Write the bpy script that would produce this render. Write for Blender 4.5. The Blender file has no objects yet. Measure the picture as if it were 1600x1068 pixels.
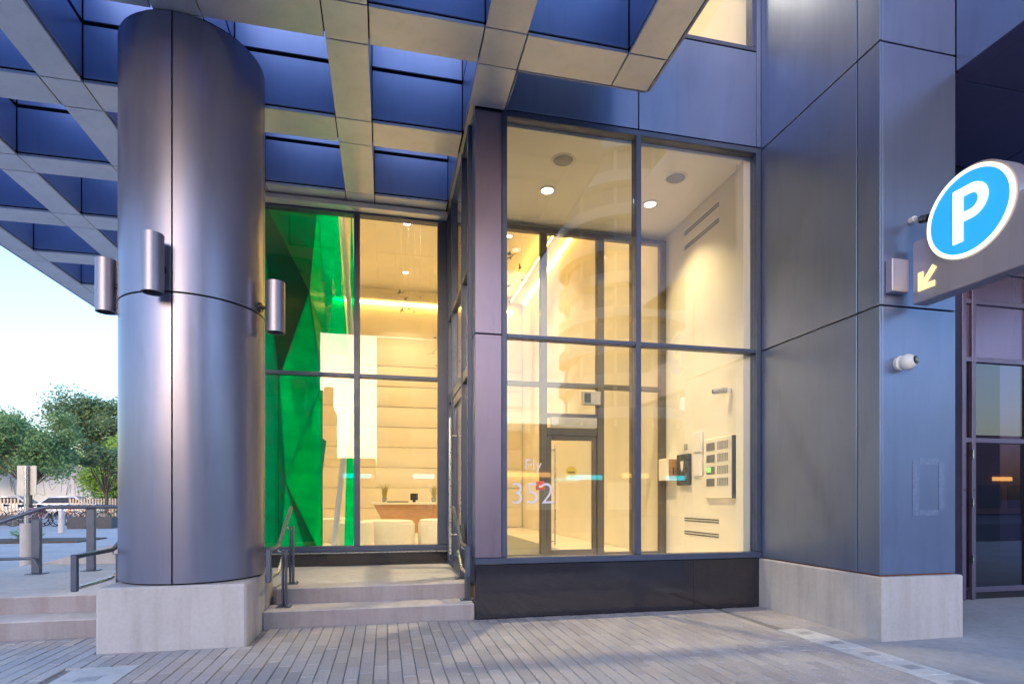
import bpy, bmesh, math, random
from mathutils import Vector, Matrix
R = math.radians
random.seed(7)
scene = bpy.context.scene
COL = scene.collection

# ------------------------------------------------------------------ camera
TH = math.atan(198 / 890)
cam_data = bpy.data.cameras.new('camera')
cam = bpy.data.objects.new('camera', cam_data)
COL.objects.link(cam)
cam.location = (0, 0, 1.25)
cam.rotation_euler = (R(90), 0, -TH)
cam_data.sensor_fit = 'HORIZONTAL'
cam_data.sensor_width = 36
cam_data.lens = 36 * 890 / 1600
cam_data.shift_y = (779 - 534) / 1600
cam_data.clip_start = 0.05
cam_data.clip_end = 5000
scene.camera = cam

# ------------------------------------------------------------------ sky, sun, exposure
SUN_AZ = R(195)                      # setting behind the camera; the far, pale side of the sky is in view
SUN_EL = R(4.0)
world = bpy.data.worlds.new('World')
scene.world = world
world.use_nodes = True
wn = world.node_tree
wn.nodes.clear()
wo = wn.nodes.new('ShaderNodeOutputWorld')
wb = wn.nodes.new('ShaderNodeBackground')
sk = wn.nodes.new('ShaderNodeTexSky')
sk.sky_type = 'NISHITA'
sk.sun_disc = False
sk.sun_elevation = SUN_EL
sk.sun_rotation = SUN_AZ
sk.altitude = 100
sk.air_density = 1.0
sk.dust_density = 2.8
sk.ozone_density = 1.1
wb.inputs['Strength'].default_value = 0.15
wn.links.new(sk.outputs[0], wb.inputs['Color'])
wn.links.new(wb.outputs[0], wo.inputs['Surface'])

sun_d = bpy.data.lights.new('sun', 'SUN')
sun_d.energy = 0.06
sun_d.angle = R(3)
sun_d.color = (1.0, 0.72, 0.5)
sun = bpy.data.objects.new('sun', sun_d)
COL.objects.link(sun)
_d = Vector((math.sin(SUN_AZ) * math.cos(SUN_EL), math.cos(SUN_AZ) * math.cos(SUN_EL), math.sin(SUN_EL)))
sun.rotation_euler = _d.to_track_quat('Z', 'Y').to_euler()
sun.location = (-20, -30, 20)

scene.view_settings.view_transform = 'Standard'
scene.view_settings.look = 'None'
scene.view_settings.exposure = 2.7
scene.view_settings.use_white_balance = True
scene.view_settings.white_balance_temperature = 4800
scene.view_settings.white_balance_tint = 18
scene.view_settings.gamma = 1
scene.view_settings.use_curve_mapping = False
scene.render.engine = 'CYCLES'
cy = scene.cycles
cy.max_bounces = 10
cy.diffuse_bounces = 5
cy.glossy_bounces = 5
cy.transmission_bounces = 6
cy.transparent_max_bounces = 24
cy.sample_clamp_indirect = 4.0
cy.caustics_reflective = False
cy.caustics_refractive = False
cy.use_denoising = True

# ------------------------------------------------------------------ materials
MATS = {}


def _mat(name):
    m = bpy.data.materials.new(name)
    m.use_nodes = True
    nt = m.node_tree
    b = nt.nodes.get('Principled BSDF')
    MATS[name] = m
    return m, nt, b


def _noise(nt, scale, detail=4, coord='Object', sc=(1, 1, 1), rough=0.55):
    tc = nt.nodes.new('ShaderNodeTexCoord')
    mp = nt.nodes.new('ShaderNodeMapping')
    mp.inputs['Scale'].default_value = sc
    n = nt.nodes.new('ShaderNodeTexNoise')
    n.inputs['Scale'].default_value = scale
    n.inputs['Detail'].default_value = detail
    n.inputs['Roughness'].default_value = rough
    nt.links.new(tc.outputs[coord], mp.inputs['Vector'])
    nt.links.new(mp.outputs[0], n.inputs['Vector'])
    return n.outputs['Fac']


def _ramp(nt, fac, stops):
    r = nt.nodes.new('ShaderNodeValToRGB')
    el = r.color_ramp.elements
    el[0].position, el[0].color = stops[0][0], (*stops[0][1], 1)
    el[1].position, el[1].color = stops[-1][0], (*stops[-1][1], 1)
    for p, c in stops[1:-1]:
        e = el.new(p)
        e.color = (*c, 1)
    nt.links.new(fac, r.inputs['Fac'])
    return r.outputs['Color']


def _maprange(nt, fac, a, b, lo=0.3, hi=0.7):
    m = nt.nodes.new('ShaderNodeMapRange')
    m.inputs[1].default_value, m.inputs[2].default_value = lo, hi
    m.inputs[3].default_value, m.inputs[4].default_value = a, b
    nt.links.new(fac, m.inputs[0])
    return m.outputs[0]


def _mul(nt, ca, cb, fac=1.0, mode='MULTIPLY'):
    x = nt.nodes.new('ShaderNodeMix')
    x.data_type = 'RGBA'
    x.blend_type = mode
    x.inputs['Factor'].default_value = fac
    nt.links.new(ca, x.inputs[6])
    nt.links.new(cb, x.inputs[7])
    return x.outputs[2]


def _bump(nt, b, fac, strength, dist=0.01):
    bp = nt.nodes.new('ShaderNodeBump')
    bp.inputs['Strength'].default_value = strength
    bp.inputs['Distance'].default_value = dist
    nt.links.new(fac, bp.inputs['Height'])
    nt.links.new(bp.outputs[0], b.inputs['Normal'])
    return bp


def paint(name, col, rough=0.5, metal=0.0, var=0.12, scale=6, bump=0.0, bscale=80, sc=(1, 1, 1), coord='Object', rvar=0.08, spec=0.5, rnd=0.0):
    m, nt, b = _mat(name)
    f = _noise(nt, scale, 5, coord, sc)
    lo = tuple(c * (1 - var) for c in col)
    hi = tuple(min(1, c * (1 + var)) for c in col)
    c = _ramp(nt, f, [(0.3, lo), (0.7, hi)])
    if rnd:
        oi = nt.nodes.new('ShaderNodeObjectInfo')
        rc = _ramp(nt, oi.outputs['Random'], [(0.0, (1 - rnd,) * 3), (1.0, (1,) * 3)])
        c = _mul(nt, c, rc)
    nt.links.new(c, b.inputs['Base Color'])
    f2 = _noise(nt, scale * 2.7, 4, coord, sc)
    nt.links.new(_maprange(nt, f2, max(0.02, rough - rvar), min(1, rough + rvar)), b.inputs['Roughness'])
    b.inputs['Metallic'].default_value = metal
    b.inputs['Specular IOR Level'].default_value = spec
    if bump:
        _bump(nt, b, _noise(nt, bscale, 4, coord), bump)
    return m


def emit(name, col, strength):
    m, nt, b = _mat(name)
    b.inputs['Base Color'].default_value = (*col, 1)
    b.inputs['Emission Color'].default_value = (*col, 1)
    b.inputs['Emission Strength'].default_value = strength
    return m


def glass(name, tint=(0.97, 0.98, 0.975), refl=1.0, ior=1.5, rough=0.0):
    """a thin pane: lets light straight through and mirrors by Fresnel"""
    m, nt, b = _mat(name)
    out = nt.nodes.get('Material Output')
    nt.nodes.remove(b)
    tr = nt.nodes.new('ShaderNodeBsdfTransparent')
    tr.inputs['Color'].default_value = (*tint, 1)
    gl = nt.nodes.new('ShaderNodeBsdfGlossy')
    gl.inputs['Roughness'].default_value = rough
    gl.inputs['Color'].default_value = (refl, refl, refl, 1)
    fr = nt.nodes.new('ShaderNodeFresnel')
    geo = nt.nodes.new('ShaderNodeNewGeometry')
    mr = nt.nodes.new('ShaderNodeMapRange')      # the same mirror strength on both faces of the thin pane
    mr.inputs[3].default_value, mr.inputs[4].default_value = ior, 1 / ior
    nt.links.new(geo.outputs['Backfacing'], mr.inputs[0])
    nt.links.new(mr.outputs[0], fr.inputs['IOR'])
    mx = nt.nodes.new('ShaderNodeMixShader')
    nt.links.new(fr.outputs[0], mx.inputs[0])
    nt.links.new(tr.outputs[0], mx.inputs[1])
    nt.links.new(gl.outputs[0], mx.inputs[2])
    nt.links.new(mx.outputs[0], out.inputs['Surface'])
    return m


def tinted(name, col, opaque=0.45, rough=0.08):
    """coloured glass sheet: part see-through, part glowing with the light that falls on it"""
    m, nt, b = _mat(name)
    out = nt.nodes.get('Material Output')
    b.inputs['Base Color'].default_value = (*col, 1)
    b.inputs['Roughness'].default_value = rough
    f = _noise(nt, 1.6, 4, sc=(1.0, 1.0, 2.2))
    c = _ramp(nt, f, [(0.3, tuple(x * 0.75 for x in col)), (0.68, tuple(min(1, x * 1.25) for x in col))])
    nt.links.new(c, b.inputs['Base Color'])
    tl = nt.nodes.new('ShaderNodeBsdfTranslucent')
    nt.links.new(c, tl.inputs['Color'])
    tr = nt.nodes.new('ShaderNodeBsdfTransparent')
    tr.inputs['Color'].default_value = (col[0] * 0.8, min(0.95, col[1] * 1.5), col[2] * 1.4, 1)
    m1 = nt.nodes.new('ShaderNodeMixShader')
    m1.inputs[0].default_value = 0.5
    nt.links.new(b.outputs[0], m1.inputs[1])
    nt.links.new(tl.outputs[0], m1.inputs[2])
    m2 = nt.nodes.new('ShaderNodeMixShader')
    m2.inputs[0].default_value = opaque
    nt.links.new(tr.outputs[0], m2.inputs[1])
    nt.links.new(m1.outputs[0], m2.inputs[2])
    nt.links.new(m2.outputs[0], out.inputs['Surface'])
    return m


def metal_panel(name, col, rough, metal, streak=True):
    m, nt, b = _mat(name)
    f = _noise(nt, 1.3, 4)
    c = _ramp(nt, f, [(0.25, tuple(x * 0.9 for x in col)), (0.75, tuple(x * 1.08 for x in col))])
    sp = _noise(nt, 55, 2)                       # sparse dust specks
    c2 = _ramp(nt, sp, [(0.74, (1, 1, 1)), (0.80, (1.0, 0.97, 0.93))])
    oi = nt.nodes.new('ShaderNodeObjectInfo')
    rc = _ramp(nt, oi.outputs['Random'], [(0, (0.93, 0.94, 0.96)), (1, (1, 1, 1))])
    c = _mul(nt, c, rc)
    sm = _noise(nt, 2.4, 6, sc=(2.5, 2.5, 0.35), rough=0.7)   # dried rain runs and wipe marks
    c = _mul(nt, c, _ramp(nt, sm, [(0.30, (0.80, 0.80, 0.81)), (0.5, (1, 1, 1)), (0.72, (1.0, 0.985, 0.96))]), 0.6)
    c = _mul(nt, c, c2)
    nt.links.new(c, b.inputs['Base Color'])
    b.inputs['Metallic'].default_value = metal
    f2 = _noise(nt, 2.0, 3, sc=(3, 3, 0.5) if streak else (0.6, 0.6, 0.3))      # rolled sheet: soft streaks in the gloss
    nt.links.new(_maprange(nt, f2, rough - 0.02, rough + 0.03), b.inputs['Roughness'])
    f3 = _noise(nt, 0.9, 2)                      # the faint waviness of sheet metal
    _bump(nt, b, f3, 0.03, 0.03)
    return m


def concrete(name, col, stain=0.35, pits=0.5, riser_shade=0.0):
    m, nt, b = _mat(name)
    big = _noise(nt, 1.4, 6)
    c1 = _ramp(nt, big, [(0.25, tuple(x * (1 - stain * 0.55) for x in col)), (0.5, col), (0.8, tuple(min(1, x * 1.12) for x in col))])
    fine = _noise(nt, 38, 5)
    c2 = _ramp(nt, fine, [(0.3, (0.92, 0.915, 0.91)), (0.65, (1, 1, 1))])
    c = _mul(nt, c1, c2)
    streak = _noise(nt, 2.2, 4, sc=(5, 5, 0.5))
    c3 = _ramp(nt, streak, [(0.32, (0.84, 0.80, 0.78)), (0.55, (1, 1, 1))])
    c = _mul(nt, c, c3, 0.7)
    vo = nt.nodes.new('ShaderNodeTexVoronoi')
    vo.inputs['Scale'].default_value = 11
    tc = nt.nodes.new('ShaderNodeTexCoord')
    nt.links.new(tc.outputs['Object'], vo.inputs['Vector'])
    pit = _ramp(nt, vo.outputs['Distance'], [(0.02, (0.45, 0.43, 0.42)), (0.05, (1, 1, 1))])
    c = _mul(nt, c, pit, pits)
    if riser_shade:                                   # shade painted into the colour of upright faces, setting risers off from treads
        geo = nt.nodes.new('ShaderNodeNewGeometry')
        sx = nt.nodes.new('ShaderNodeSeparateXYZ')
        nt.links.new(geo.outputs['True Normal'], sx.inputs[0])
        up = _ramp(nt, sx.outputs['Z'], [(0.2, (1 - riser_shade, 1 - riser_shade * 1.08, 1 - riser_shade * 1.02)), (0.8, (1, 1, 1))])
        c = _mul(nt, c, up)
    nt.links.new(c, b.inputs['Base Color'])
    b.inputs['Roughness'].default_value = 0.85
    _bump(nt, b, fine, 0.25, 0.004)
    return m


def paver_mat(name):
    m, nt, b = _mat(name)
    oi = nt.nodes.new('ShaderNodeObjectInfo')
    geo = nt.nodes.new('ShaderNodeNewGeometry')
    add = nt.nodes.new('ShaderNodeMath')
    add.operation = 'ADD'
    nt.links.new(oi.outputs['Random'], add.inputs[0])
    nt.links.new(geo.outputs['Random Per Island'], add.inputs[1])
    fr = nt.nodes.new('ShaderNodeMath')
    fr.operation = 'FRACT'
    nt.links.new(add.outputs[0], fr.inputs[0])
    c = _ramp(nt, fr.outputs[0], [(0.0, (0.50, 0.46, 0.455)), (0.35, (0.56, 0.52, 0.51)), (0.7, (0.64, 0.59, 0.57)), (1.0, (0.54, 0.51, 0.52))])
    tc = nt.nodes.new('ShaderNodeTexCoord')
    n = nt.nodes.new('ShaderNodeTexNoise')
    n.inputs['Scale'].default_value = 60
    n.inputs['Detail'].default_value = 5
    nt.links.new(geo.outputs['Position'], n.inputs['Vector'])
    c2 = _ramp(nt, n.outputs['Fac'], [(0.3, (0.78, 0.77, 0.77)), (0.68, (1, 1, 1))])
    c = _mul(nt, c, c2)
    n2 = nt.nodes.new('ShaderNodeTexNoise')
    n2.inputs['Scale'].default_value = 1.1
    n2.inputs['Detail'].default_value = 5
    nt.links.new(geo.outputs['Position'], n2.inputs['Vector'])
    c3 = _ramp(nt, n2.outputs['Fac'], [(0.3, (0.8, 0.79, 0.8)), (0.65, (1.0, 1.0, 1.0))])
    c = _mul(nt, c, c3)
    n3 = nt.nodes.new('ShaderNodeTexVoronoi')      # trodden gum and droppings
    n3.inputs['Scale'].default_value = 2.3
    nt.links.new(geo.outputs['Position'], n3.inputs['Vector'])
    c4 = _ramp(nt, n3.outputs['Distance'], [(0.03, (1.35, 1.35, 1.35)), (0.05, (1, 1, 1))])
    c = _mul(nt, c, c4)
    nt.links.new(c, b.inputs['Base Color'])
    nt.links.new(_maprange(nt, n2.outputs['Fac'], 0.42, 0.68), b.inputs['Roughness'])
    _bump(nt, b, n.outputs['Fac'], 0.2, 0.004)
    return m


PANEL = metal_panel('blue_grey_metal', (0.215, 0.26, 0.42), 0.34, 0.6)
SOFFIT = metal_panel('soffit_metal', (0.70, 0.70, 0.76), 0.38, 0.4)
COFFER = metal_panel('coffer_metal', (0.33, 0.40, 0.68), 0.36, 0.4)
COLUMN = metal_panel('column_metal', (0.27, 0.275, 0.385), 0.30, 0.66, False)
FRAME = paint('frame_paint', (0.085, 0.105, 0.18), 0.38, 0.35, 0.08, 4)
DARKGAP = paint('dark_joint', (0.012, 0.012, 0.018), 0.9)
DARKPANEL = metal_panel('dark_purple_panel', (0.17, 0.16, 0.28), 0.36, 0.6)
SPANDREL = metal_panel('spandrel_panel', (0.22, 0.17, 0.28), 0.25, 0.5)
CONC = concrete('concrete', (0.56, 0.53, 0.53), 0.25, 0.25)
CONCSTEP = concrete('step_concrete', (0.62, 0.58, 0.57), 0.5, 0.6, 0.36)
CONCPLAT = concrete('platform_concrete', (0.60, 0.57, 0.55), 0.15, 0.0)
PAVER = paver_mat('paver')
SAND = paint('joint_sand', (0.27, 0.25, 0.25), 0.95, var=0.3, scale=30)
BAND = concrete('pale_band_stone', (0.70, 0.69, 0.69), 0.25, 0.3)
DRIVE = concrete('driveway_concrete', (0.46, 0.45, 0.47), 0.35, 0.3)
PLAZA = concrete('plaza_concrete', (0.45, 0.44, 0.46), 0.3, 0.1)
ASPH = paint('asphalt', (0.05, 0.05, 0.053), 0.85, var=0.25, scale=20, bump=0.3)
EARTH = paint('earth', (0.16, 0.15, 0.15), 0.95, var=0.2, scale=2)
STEEL = paint('brushed_steel', (0.55, 0.55, 0.56), 0.3, 0.95, 0.06, 12)
RAILP = paint('rail_paint', (0.11, 0.13, 0.19), 0.42, 0.5, 0.1, 9)
LAMPM = metal_panel('fixture_metal', (0.30, 0.29, 0.37), 0.36, 0.7, False)
WALLP = paint('cream_wall', (0.82, 0.76, 0.62), 0.6, var=0.03, scale=2)
CEILP = paint('cream_ceiling', (0.84, 0.79, 0.66), 0.75, var=0.02, scale=2)
FLOORP = paint('pale_floor_stone', (0.80, 0.74, 0.62), 0.25, var=0.04, scale=2, rvar=0.02)
MATP = paint('grey_mat', (0.20, 0.20, 0.17), 0.9, var=0.2, scale=60)
WOOD = paint('golden_wood', (0.46, 0.27, 0.10), 0.4, var=0.25, scale=5, sc=(1, 6, 14))
WHITEF = paint('cream_fabric', (0.78, 0.74, 0.66), 0.8, var=0.04, scale=12)
OLIVE = paint('bronze_frame', (0.13, 0.12, 0.10), 0.4, 0.5, 0.08, 5)
GLASS = glass('clear_glass', ior=1.57)
GLASSIN = glass('partition_glass', (0.985, 0.985, 0.98), 0.8, 1.42)
GREENA = tinted('dark_green_glass', (0.004, 0.17, 0.10), 0.5)
GREENB = tinted('bright_green_glass', (0.005, 0.80, 0.24), 0.45)
GREENC = tinted('mid_green_glass', (0.003, 0.85, 0.33), 0.42)
GREENE = tinted('teal_glass', (0.003, 0.42, 0.24), 0.45)
GREENF = tinted('deep_green_glass', (0.003, 0.34, 0.14), 0.4)
GREENG = tinted('emerald_glass', (0.02, 0.92, 0.42), 0.38)
GREEND = tinted('lime_glass', (0.30, 0.72, 0.16), 0.5)
LED = emit('led_strip', (1.0, 0.55, 0.06), 4.0)
DOWNE = emit('downlight_lens', (1.0, 0.86, 0.62), 1.5)
SIGNW = emit('sign_white', (1.0, 0.80, 0.36), 0.26)
SIGNY = emit('sign_arrow_yellow', (1.0, 0.72, 0.22), 0.17)
SIGNB = emit('sign_blue', (0.07, 0.36, 0.78), 0.12)
SIGNM = metal_panel('sign_metal', (0.46, 0.43, 0.53), 0.38, 0.5)
WHITEPL = paint('white_plastic', (0.78, 0.78, 0.78), 0.35, var=0.02)
BLACKPL = paint('black_plastic', (0.02, 0.02, 0.025), 0.25, var=0.1)
DECAL = paint('frosted_vinyl', (0.78, 0.75, 0.86), 0.7, var=0.03)
YELLOW = paint('yellow_sticker', (0.52, 0.40, 0.02), 0.5, var=0.05)
BROWN = paint('brown_print', (0.16, 0.11, 0.02), 0.6, var=0.05)
REDP = paint('red_plastic', (0.5, 0.04, 0.03), 0.4)
PAPER = paint('paper', (0.80, 0.76, 0.66), 0.8, var=0.03)
GREYPL = paint('grey_plastic', (0.34, 0.33, 0.31), 0.5)
BOXDARK = paint('dark_door_panel', (0.06, 0.07, 0.07), 0.3)
LCD = emit('lcd_green', (0.25, 0.75, 0.05), 0.35)


def granite():
    m, nt, b = _mat('black_granite')
    f = _noise(nt, 160, 3)
    c = _ramp(nt, f, [(0.4, (0.010, 0.009, 0.014)), (0.64, (0.028, 0.024, 0.036)), (0.78, (0.12, 0.11, 0.15))])
    nt.links.new(c, b.inputs['Base Color'])
    f2 = _noise(nt, 2.5, 5)
    nt.links.new(_maprange(nt, f2, 0.04, 0.10), b.inputs['Roughness'])
    b.inputs['Specular IOR Level'].default_value = 0.9
    return m


GRANITE = granite()
INLAY = paint('worn_inlay', (0.46, 0.45, 0.46), 0.6, 0.2, 0.15, 20)


# ------------------------------------------------------------------ geometry helpers
def link(o, parent=None):
    COL.objects.link(o)
    if parent is not None:
        o.parent = parent
    return o


def wloc(o):
    v = Vector(o.location)
    p = o.parent
    while p is not None:
        v = v + Vector(p.location)
        p = p.parent
    return v


def tag(o, label=None, cat=None, group=None, kind=None):
    if label:
        o['label'] = label
    if cat:
        o['category'] = cat
    if group:
        o['group'] = group
    if kind:
        o['kind'] = kind
    return o


def thing(name, loc, label, cat, group=None, rz=0):
    o = bpy.data.objects.new(name, None)
    o.empty_display_size = 0.1
    o.location = loc
    o.rotation_euler = (0, 0, rz)
    COL.objects.link(o)
    return tag(o, label, cat, group)


def group_part(name, parent, loc=None, label=None):
    """an Empty that gathers the pieces of one part"""
    o = bpy.data.objects.new(name, None)
    o.empty_display_size = 0.1
    o.parent = parent
    if loc is not None:
        o.location = Vector(loc) - wloc(parent)
    COL.objects.link(o)
    if label:
        o['label'] = label
    return o


def finish(bm, name, mat, parent=None, loc=(0, 0, 0), smooth=None):
    """bm holds world-space geometry; the object's origin is put at loc"""
    loc = Vector(loc)
    bmesh.ops.translate(bm, verts=bm.verts, vec=-loc)
    bmesh.ops.recalc_face_normals(bm, faces=bm.faces)
    me = bpy.data.meshes.new(name)
    bm.to_mesh(me)
    bm.free()
    if smooth is not None:
        for p in me.polygons:
            p.use_smooth = True
        me.set_sharp_from_angle(angle=R(smooth))
    if mat is not None:
        for mm in (mat if isinstance(mat, (list, tuple)) else [mat]):
            me.materials.append(mm)
    o = bpy.data.objects.new(name, me)
    if parent is not None:
        o.parent = parent
        o.location = loc - wloc(parent)
    else:
        o.location = loc
    COL.objects.link(o)
    return o


BOXES = {}


def box_mesh(sx, sy, sz, mat, bev):
    key = (round(sx, 4), round(sy, 4), round(sz, 4), mat.name, round(bev, 4))
    if key in BOXES:
        return BOXES[key]
    bm = bmesh.new()
    bmesh.ops.create_cube(bm, size=1)
    bmesh.ops.scale(bm, vec=(sx, sy, sz), verts=bm.verts)
    if bev > 0:
        b = min(bev, 0.45 * min(sx, sy, sz))
        bmesh.ops.bevel(bm, geom=list(bm.edges), offset=b, segments=1, affect='EDGES', profile=0.7)
    me = bpy.data.meshes.new('box')
    bm.to_mesh(me)
    bm.free()
    me.materials.append(mat)
    BOXES[key] = me
    return me


def box(name, x0, x1, y0, y1, z0, z1, mat, parent=None, bev=0.004):
    me = box_mesh(x1 - x0, y1 - y0, z1 - z0, mat, bev)
    o = bpy.data.objects.new(name, me)
    c = Vector(((x0 + x1) / 2, (y0 + y1) / 2, (z0 + z1) / 2))
    if parent is not None:
        o.parent = parent
        c = c - wloc(parent)
    o.location = c
    COL.objects.link(o)
    return o


def bm_box(bm, x0, x1, y0, y1, z0, z1, bev=0.0):
    r = bmesh.ops.create_cube(bm, size=1)
    vs = r['verts']
    bmesh.ops.scale(bm, vec=(x1 - x0, y1 - y0, z1 - z0), verts=vs)
    bmesh.ops.translate(bm, vec=((x0 + x1) / 2, (y0 + y1) / 2, (z0 + z1) / 2), verts=vs)
    if bev:
        es = list({e for v in vs for e in v.link_edges})
        bmesh.ops.bevel(bm, geom=es, offset=bev, segments=1, affect='EDGES', profile=0.7)


def bm_tube(bm, pts, rad, seg=10, closed=False, rads=None):
    """a tube swept along pts (list of Vectors), round joints by mitred rings"""
    pts = [Vector(p) for p in pts]
    n = len(pts)
    rings = []
    up0 = None
    for i, p in enumerate(pts):
        if closed:
            d = (pts[(i + 1) % n] - pts[i - 1])
        elif i == 0:
            d = pts[1] - pts[0]
        elif i == n - 1:
            d = pts[-1] - pts[-2]
        else:
            d = (pts[i + 1] - p).normalized() + (p - pts[i - 1]).normalized()
        d.normalize()
        if up0 is None:
            up = Vector((0, 0, 1)) if abs(d.z) < 0.9 else Vector((1, 0, 0))
        else:
            up = up0
        a = d.cross(up)
        if a.length < 1e-5:
            a = d.cross(Vector((0, 1, 0)))
        a.normalize()
        b = a.cross(d).normalized()
        up0 = b
        r = rads[i] if rads else rad
        k = 1.0
        if 0 < i < n - 1 and not closed:
            co = (pts[i + 1] - p).normalized().dot((p - pts[i - 1]).normalized())
            k = 1 / max(0.6, math.sqrt(max(0.0, (1 + co) / 2)))
        rings.append([bm.verts.new(p + (a * math.cos(2 * math.pi * j / seg) + b * math.sin(2 * math.pi * j / seg)) * r * (k if False else 1)) for j in range(seg)])
    m = n if closed else n - 1
    for i in range(m):
        A, B = rings[i], rings[(i + 1) % n]
        for j in range(seg):
            bm.faces.new((A[j], A[(j + 1) % seg], B[(j + 1) % seg], B[j]))
    if not closed:
        bm.faces.new(rings[0][::-1])
        bm.faces.new(rings[-1])


def tube(name, pts, rad, mat, parent=None, seg=10, loc=None, closed=False, rads=None):
    bm = bmesh.new()
    bm_tube(bm, pts, rad, seg, closed, rads)
    return finish(bm, name, mat, parent, loc if loc is not None else pts[0], smooth=50)


def bend(pts, r, n=5):
    """round the inner corners of a polyline"""
    pts = [Vector(p) for p in pts]
    out = [pts[0]]
    for i in range(1, len(pts) - 1):
        p = pts[i]
        a = (pts[i - 1] - p)
        b = (pts[i + 1] - p)
        k = min(r, a.length * 0.45, b.length * 0.45)
        A, B = p + a.normalized() * k, p + b.normalized() * k
        for j in range(n + 1):
            t = j / n
            out.append(A * (1 - t) ** 2 + p * 2 * t * (1 - t) + B * t * t)
    out.append(pts[-1])
    return out


def bm_lathe(bm, prof, cx, cy, seg=32):
    rings = []
    for r, z in prof:
        if r < 1e-5:
            rings.append([bm.verts.new((cx, cy, z))])
        else:
            rings.append([bm.verts.new((cx + r * math.cos(2 * math.pi * j / seg), cy + r * math.sin(2 * math.pi * j / seg), z)) for j in range(seg)])
    for A, B in zip(rings, rings[1:]):
        for j in range(seg):
            k = (j + 1) % seg
            if len(A) == 1 and len(B) == 1:
                continue
            if len(A) == 1:
                bm.faces.new((A[0], B[j], B[k]))
            elif len(B) == 1:
                bm.faces.new((A[j], A[k], B[0]))
            else:
                bm.faces.new((A[j], A[k], B[k], B[j]))


def lathe(name, prof, cx, cy, mat, parent=None, seg=32, smooth=40):
    bm = bmesh.new()
    bm_lathe(bm, prof, cx, cy, seg)
    return finish(bm, name, mat, parent, (cx, cy, prof[0][1]), smooth=smooth)


def bm_arc_panel(bm, cx, cy, r0, r1, a0, a1, z0, z1, n=20):
    V = []
    for i in range(n + 1):
        a = a0 + (a1 - a0) * i / n
        c, s = math.cos(a), math.sin(a)
        V.append([bm.verts.new((cx + r * c, cy + r * s, z)) for r, z in ((r1, z0), (r1, z1), (r0, z1), (r0, z0))])
    for A, B in zip(V, V[1:]):
        for k in range(4):
            bm.faces.new((A[k], B[k], B[(k + 1) % 4], A[(k + 1) % 4]))
    bm.faces.new(V[0])
    bm.faces.new(V[-1][::-1])


def prism(name, poly, y0, y1, mat, parent=None, axis='Y', loc=None):
    """extrude a polygon given in the plane across an axis"""
    bm = bmesh.new()

    def mk(a, b, t):
        return (a, t, b) if axis == 'Y' else ((t, a, b) if axis == 'X' else (a, b, t))
    A = [bm.verts.new(mk(a, b, y0)) for a, b in poly]
    B = [bm.verts.new(mk(a, b, y1)) for a, b in poly]
    bm.faces.new(A)
    bm.faces.new(B[::-1])
    n = len(poly)
    for i in range(n):
        bm.faces.new((A[i], A[(i + 1) % n], B[(i + 1) % n], B[i]))
    c = loc if loc is not None else sum((v.co for v in bm.verts), Vector()) / len(bm.verts)
    return finish(bm, name, mat, parent, c)


def text_mesh(name, body, size, mat, parent, loc, rot, extrude=0.002, offset=0.0, align='LEFT', spacing=1.0):
    cu = bpy.data.curves.new(name, 'FONT')
    cu.body = body
    cu.size = size
    cu.extrude = extrude
    cu.offset = offset
    cu.align_x = align
    cu.space_character = spacing
    tmp = bpy.data.objects.new(name + '_tmp', cu)
    COL.objects.link(tmp)
    dg = bpy.context.evaluated_depsgraph_get()
    me = bpy.data.meshes.new_from_object(tmp.evaluated_get(dg))
    bpy.data.objects.remove(tmp)
    bpy.data.curves.remove(cu)
    me.materials.clear()
    me.materials.append(mat)
    o = bpy.data.objects.new(name, me)
    o.parent = parent
    o.location = Vector(loc) - (wloc(parent) if parent else Vector())
    o.rotation_euler = rot
    COL.objects.link(o)
    return o


def lamp(name, kind, loc, energy, color, parent, size=0.2, rot=(0, 0, 0), **kw):
    l = bpy.data.lights.new(name, kind)
    l.energy = energy
    l.color = color
    if kind == 'AREA':
        l.shape = kw.get('shape', 'DISK')
        l.size = size
        if 'size_y' in kw:
            l.size_y = kw['size_y']
        l.spread = kw.get('spread', R(160))
    elif kind == 'SPOT':
        l.spot_size = kw.get('spot', R(100))
        l.spot_blend = 0.8
        l.shadow_soft_size = size
    else:
        l.shadow_soft_size = size
    o = bpy.data.objects.new(name, l)
    o.parent = parent
    o.location = Vector(loc) - wloc(parent)
    o.rotation_euler = rot
    COL.objects.link(o)
    return o


# ================================================================== SETTING
def sheet(name, x0, x1, y0, y1, z, mat):
    bm = bmesh.new()
    v = [bm.verts.new(p) for p in ((x0, y0, z), (x1, y0, z), (x1, y1, z), (x0, y1, z))]
    bm.faces.new(v)
    o = finish(bm, name, mat, None, ((x0 + x1) / 2, (y0 + y1) / 2, z))
    return tag(o, kind='structure')


sheet('ground', -900, 900, -900, 900, -0.06, EARTH)
sheet('road', -200, 200, -12.0, -2.2, -0.045, ASPH)
tag(box('plaza_pavement', -70, -4.9, 6.6, 41, -0.2, -0.004, PLAZA, bev=0), kind='structure')
tag(box('driveway', 3.98, 30, -2.0, 5.72, -0.3, -0.003, DRIVE, bev=0), kind='structure')
pav = thing('pavement', (0, 0, 0), None, None)
tag(pav, kind='structure')
box('bedding', -14, 3.98, -2.0, 6.4, -0.3, -0.012, SAND, pav, bev=0)

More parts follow.
